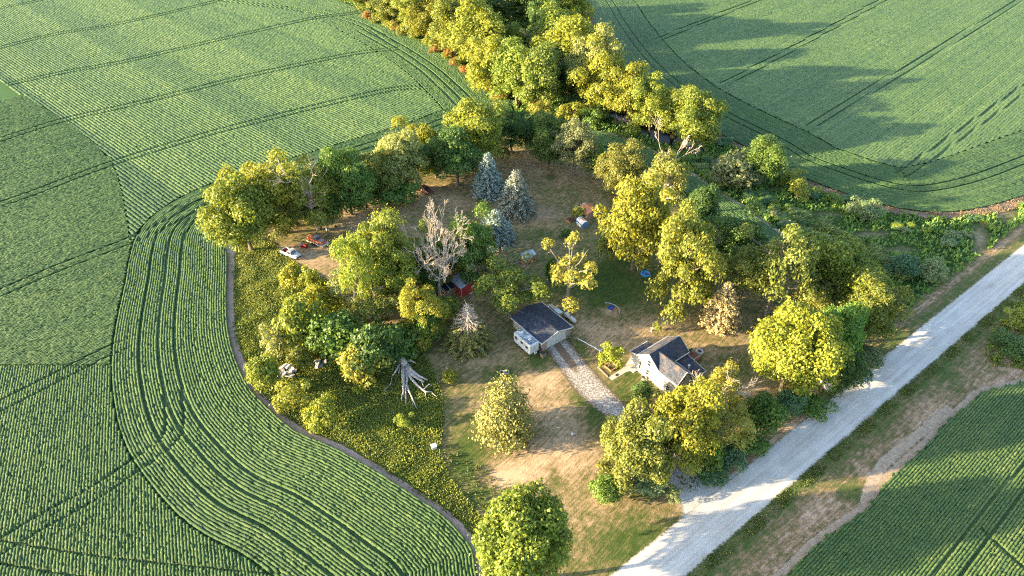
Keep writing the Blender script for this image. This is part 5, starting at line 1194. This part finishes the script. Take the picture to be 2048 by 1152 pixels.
bn_ = thing("wooden_bench", "small weathered bench below the round dark shrub", "bench", G(1295, 814)[:2], .1)
MB().box(-.6, .6, -.2, .2, .42, .5).build("seat", M['stone'], bn_)
for x in (-.5, .4): MB().box(x, x + .1, -.18, .18, 0, .418).build("leg", M['wood'], bn_)
MB().box(-.6, .6, .2, .25, .55, .85).build("backrest", M['wood'], bn_)
st = thing("lawn_ornament", "small white lawn ornament on a round dirt spot", "ornament", G(1146, 870)[:2])
MB().lathe([(.55, 0), (.5, .05), (.02, .07)], 14).build("dirt_mound", M['soil'], st); MB().lathe([(.02, .06), (.2, .08), (.26, .25), (.18, .42), (.08, .5), (.11, .62), (.02, .7)], 12, (-.1, 0, 0)).build("figure", M['white'], st, True); MB().lathe([(.02, .06), (.13, .08), (.15, .2), (.07, .32), (.02, .36)], 10, (.28, .1, 0)).build("small_figure", M['white'], st, True)
hb = thing("white_box", "white box with a flat lid at the meadow edge of the lawn", "box", G(868, 897)[:2], R(20))
MB().box(-.4, .4, -.35, .35, .2, .75).build("body", M['white'], hb); MB().box(-.48, .48, -.43, .43, .752, .82).build("lid", M['paleblue'], hb)
for x in (-.35, .27):
    for y in (-.3, .22): MB().box(x, x + .08, y, y + .08, 0, .198).build("leg", M['wood'], hb)
for k_, (px, lab) in enumerate([((1617, 795), "uppermost white boulder by the road under the yellow tree"), ((1626, 800), "right white boulder by the road under the yellow tree"), ((1620, 807), "lowest white boulder by the road under the yellow tree")]):
    o = MB().lathe([(.01, -.1), (.3, -.05), (.38, .18), (.25, .4), (.01, .46)], 9).build("boulder", M['stone']); o.location = (*G(*px)[:2], 0); o.rotation_euler = (0, .1, k_); tag(o, lab, "boulder")
mb_ = thing("mailbox", "pale blue box on a post in the road hedge", "mailbox", G(1410, 938)[:2] + [.5, -.3], TH)
MB().box(-.05, .05, -.05, .05, 0, 1.3).build("post", M['wood'], mb_); MB().prism([(-.17, 1.302), (.17, 1.302), (.17, 1.55), (.1, 1.68), (-.1, 1.68), (-.17, 1.55)], 'y', -.4, .4).build("box", M['paleblue'], mb_)
stk = MB().tube([(*G(893, 741)[:2], .9), (*G(899, 750)[:2], .5), (*G(906, 759)[:2], .1)], .07, 5).build("stick", M['dead']); tag(stk, "pale stick leaning on the small lime shrub on the lawn", "stick")

# rubble heaps
def rubble(px, label, n, spread, seed):
    e = thing("rubble_pile", label, "rubble", G(*px)[:2]); r2 = np.random.default_rng(seed)
    for i in range(n):
        a, d = r2.uniform(0, 6.28), spread * math.sqrt(r2.random()); w_, l_, t_ = r2.uniform(.35, .9), r2.uniform(.5, 1.3), r2.uniform(.12, .3)
        o = MB().hexa([(-w_, -l_ * .8, 0), (w_ * .9, -l_, 0), (w_, l_ * .9, 0), (-w_ * .8, l_, 0), (-w_ * .9, -l_ * .75, t_), (w_ * .85, -l_ * .9, t_), (w_ * .95, l_ * .85, t_), (-w_ * .75, l_ * .9, t_)]).build("slab", M['stone'], e)
        o.location = (d * math.cos(a), d * math.sin(a), .1 + .25 * (spread - d) / spread + .08 * i / n); o.rotation_euler = (r2.normal(0, .25), r2.normal(0, .25), r2.uniform(0, 6)); o.scale = (.7, .7, 1)
rubble((574, 744), "pale broken concrete heap at the left of the weedy meadow", 16, 1.9, 3); rubble((641, 727), "smaller grey concrete heap under the wide dark shrub", 6, .9, 5)

# ------------------------------------------------------------------ uprooted dead tree
ft = thing("fallen_tree", "grey uprooted dead tree with splayed limbs lying in the weedy meadow", "fallen tree", (0, 0))
def px3(pts): return [G(x, y, z) for x, y, z in pts]
a_ = G(797, 688)[:2]; ft.location = (a_[0], a_[1], 0)
def limb3(name, pts, rads, parent, sides=7):
    q = [p - np.array([a_[0], a_[1], 0]) for p in px3(pts)]
    return MB().tube(q, rads, sides).build(name, M['dead_grey'], parent, True)
tr_ = limb3("trunk", [(796, 684, 1.5), (800, 702, 1.3), (805, 718, 1.1), (811, 732, .95)], [.75, .72, .66, .6], ft, 10)
for pts, rad in [([(811, 730, .95), (822, 748, .8), (836, 757, .7), (848, 764, .6)], [.42, .36, .26, .16]), ([(813, 728, 1.1), (824, 742, 1.1), (838, 752, 1.0), (855, 760, .8)], [.34, .3, .22, .1]),
                 ([(808, 732, .9), (822, 757, .6), (836, 772, .5), (850, 783, .4), (864, 784, .4)], [.3, .26, .22, .16, .08]), ([(806, 730, .9), (806, 752, .7), (807, 770, .5), (806, 790, .4)], [.4, .34, .26, .12]),
                 ([(810, 735, .9), (814, 760, .5), (811, 780, .4), (812, 808, .3)], [.3, .24, .16, .06]), ([(812, 765, .5), (818, 782, .5), (826, 800, .4), (834, 818, .2)], [.2, .17, .13, .04]),
                 ([(802, 722, 1.1), (794, 738, .8), (785, 752, .6)], [.26, .2, .12]), ([(784, 754, .5), (781, 768, .3), (770, 779, .2), (764, 788, .1)], [.1, .09, .07, .03]), ([(802, 715, 1.2), (792, 722, 1.1), (786, 730, .9)], [.2, .15, .07]),
                 ([(850, 780, .4), (852, 795, .3)], [.1, .04]), ([(848, 778, .5), (858, 768, 1.0), (864, 772, .9)], [.12, .08, .04]), ([(842, 762, .6), (848, 774, .4)], [.12, .06]), ([(864, 786, .3), (875, 795, .1)], [.07, .03]),
                 ([(816, 722, 1.2), (824, 722, 1.5), (832, 727, 1.2)], [.2, .13, .06]), ([(804, 788, .4), (803, 802, .2)], [.1, .05]), ([(827, 800, .4), (824, 813, .2)], [.08, .03]), ([(800, 735, .8), (797, 748, .6)], [.14, .08])]:
    limb3("limb", pts, rad, ft, 6)
lg = thing("curved_log", "curved pale fallen branch under the leftmost trees", "log", G(560, 466)[:2]); b_ = G(560, 466)
MB().tube([p - np.array([b_[0], b_[1], 0]) for p in px3([(546, 456, .9), (552, 462, .5), (560, 465, .25), (570, 463, .3), (577, 458, .6)])], [.09, .13, .15, .12, .07], 6).build("branch", M['dead'], lg)
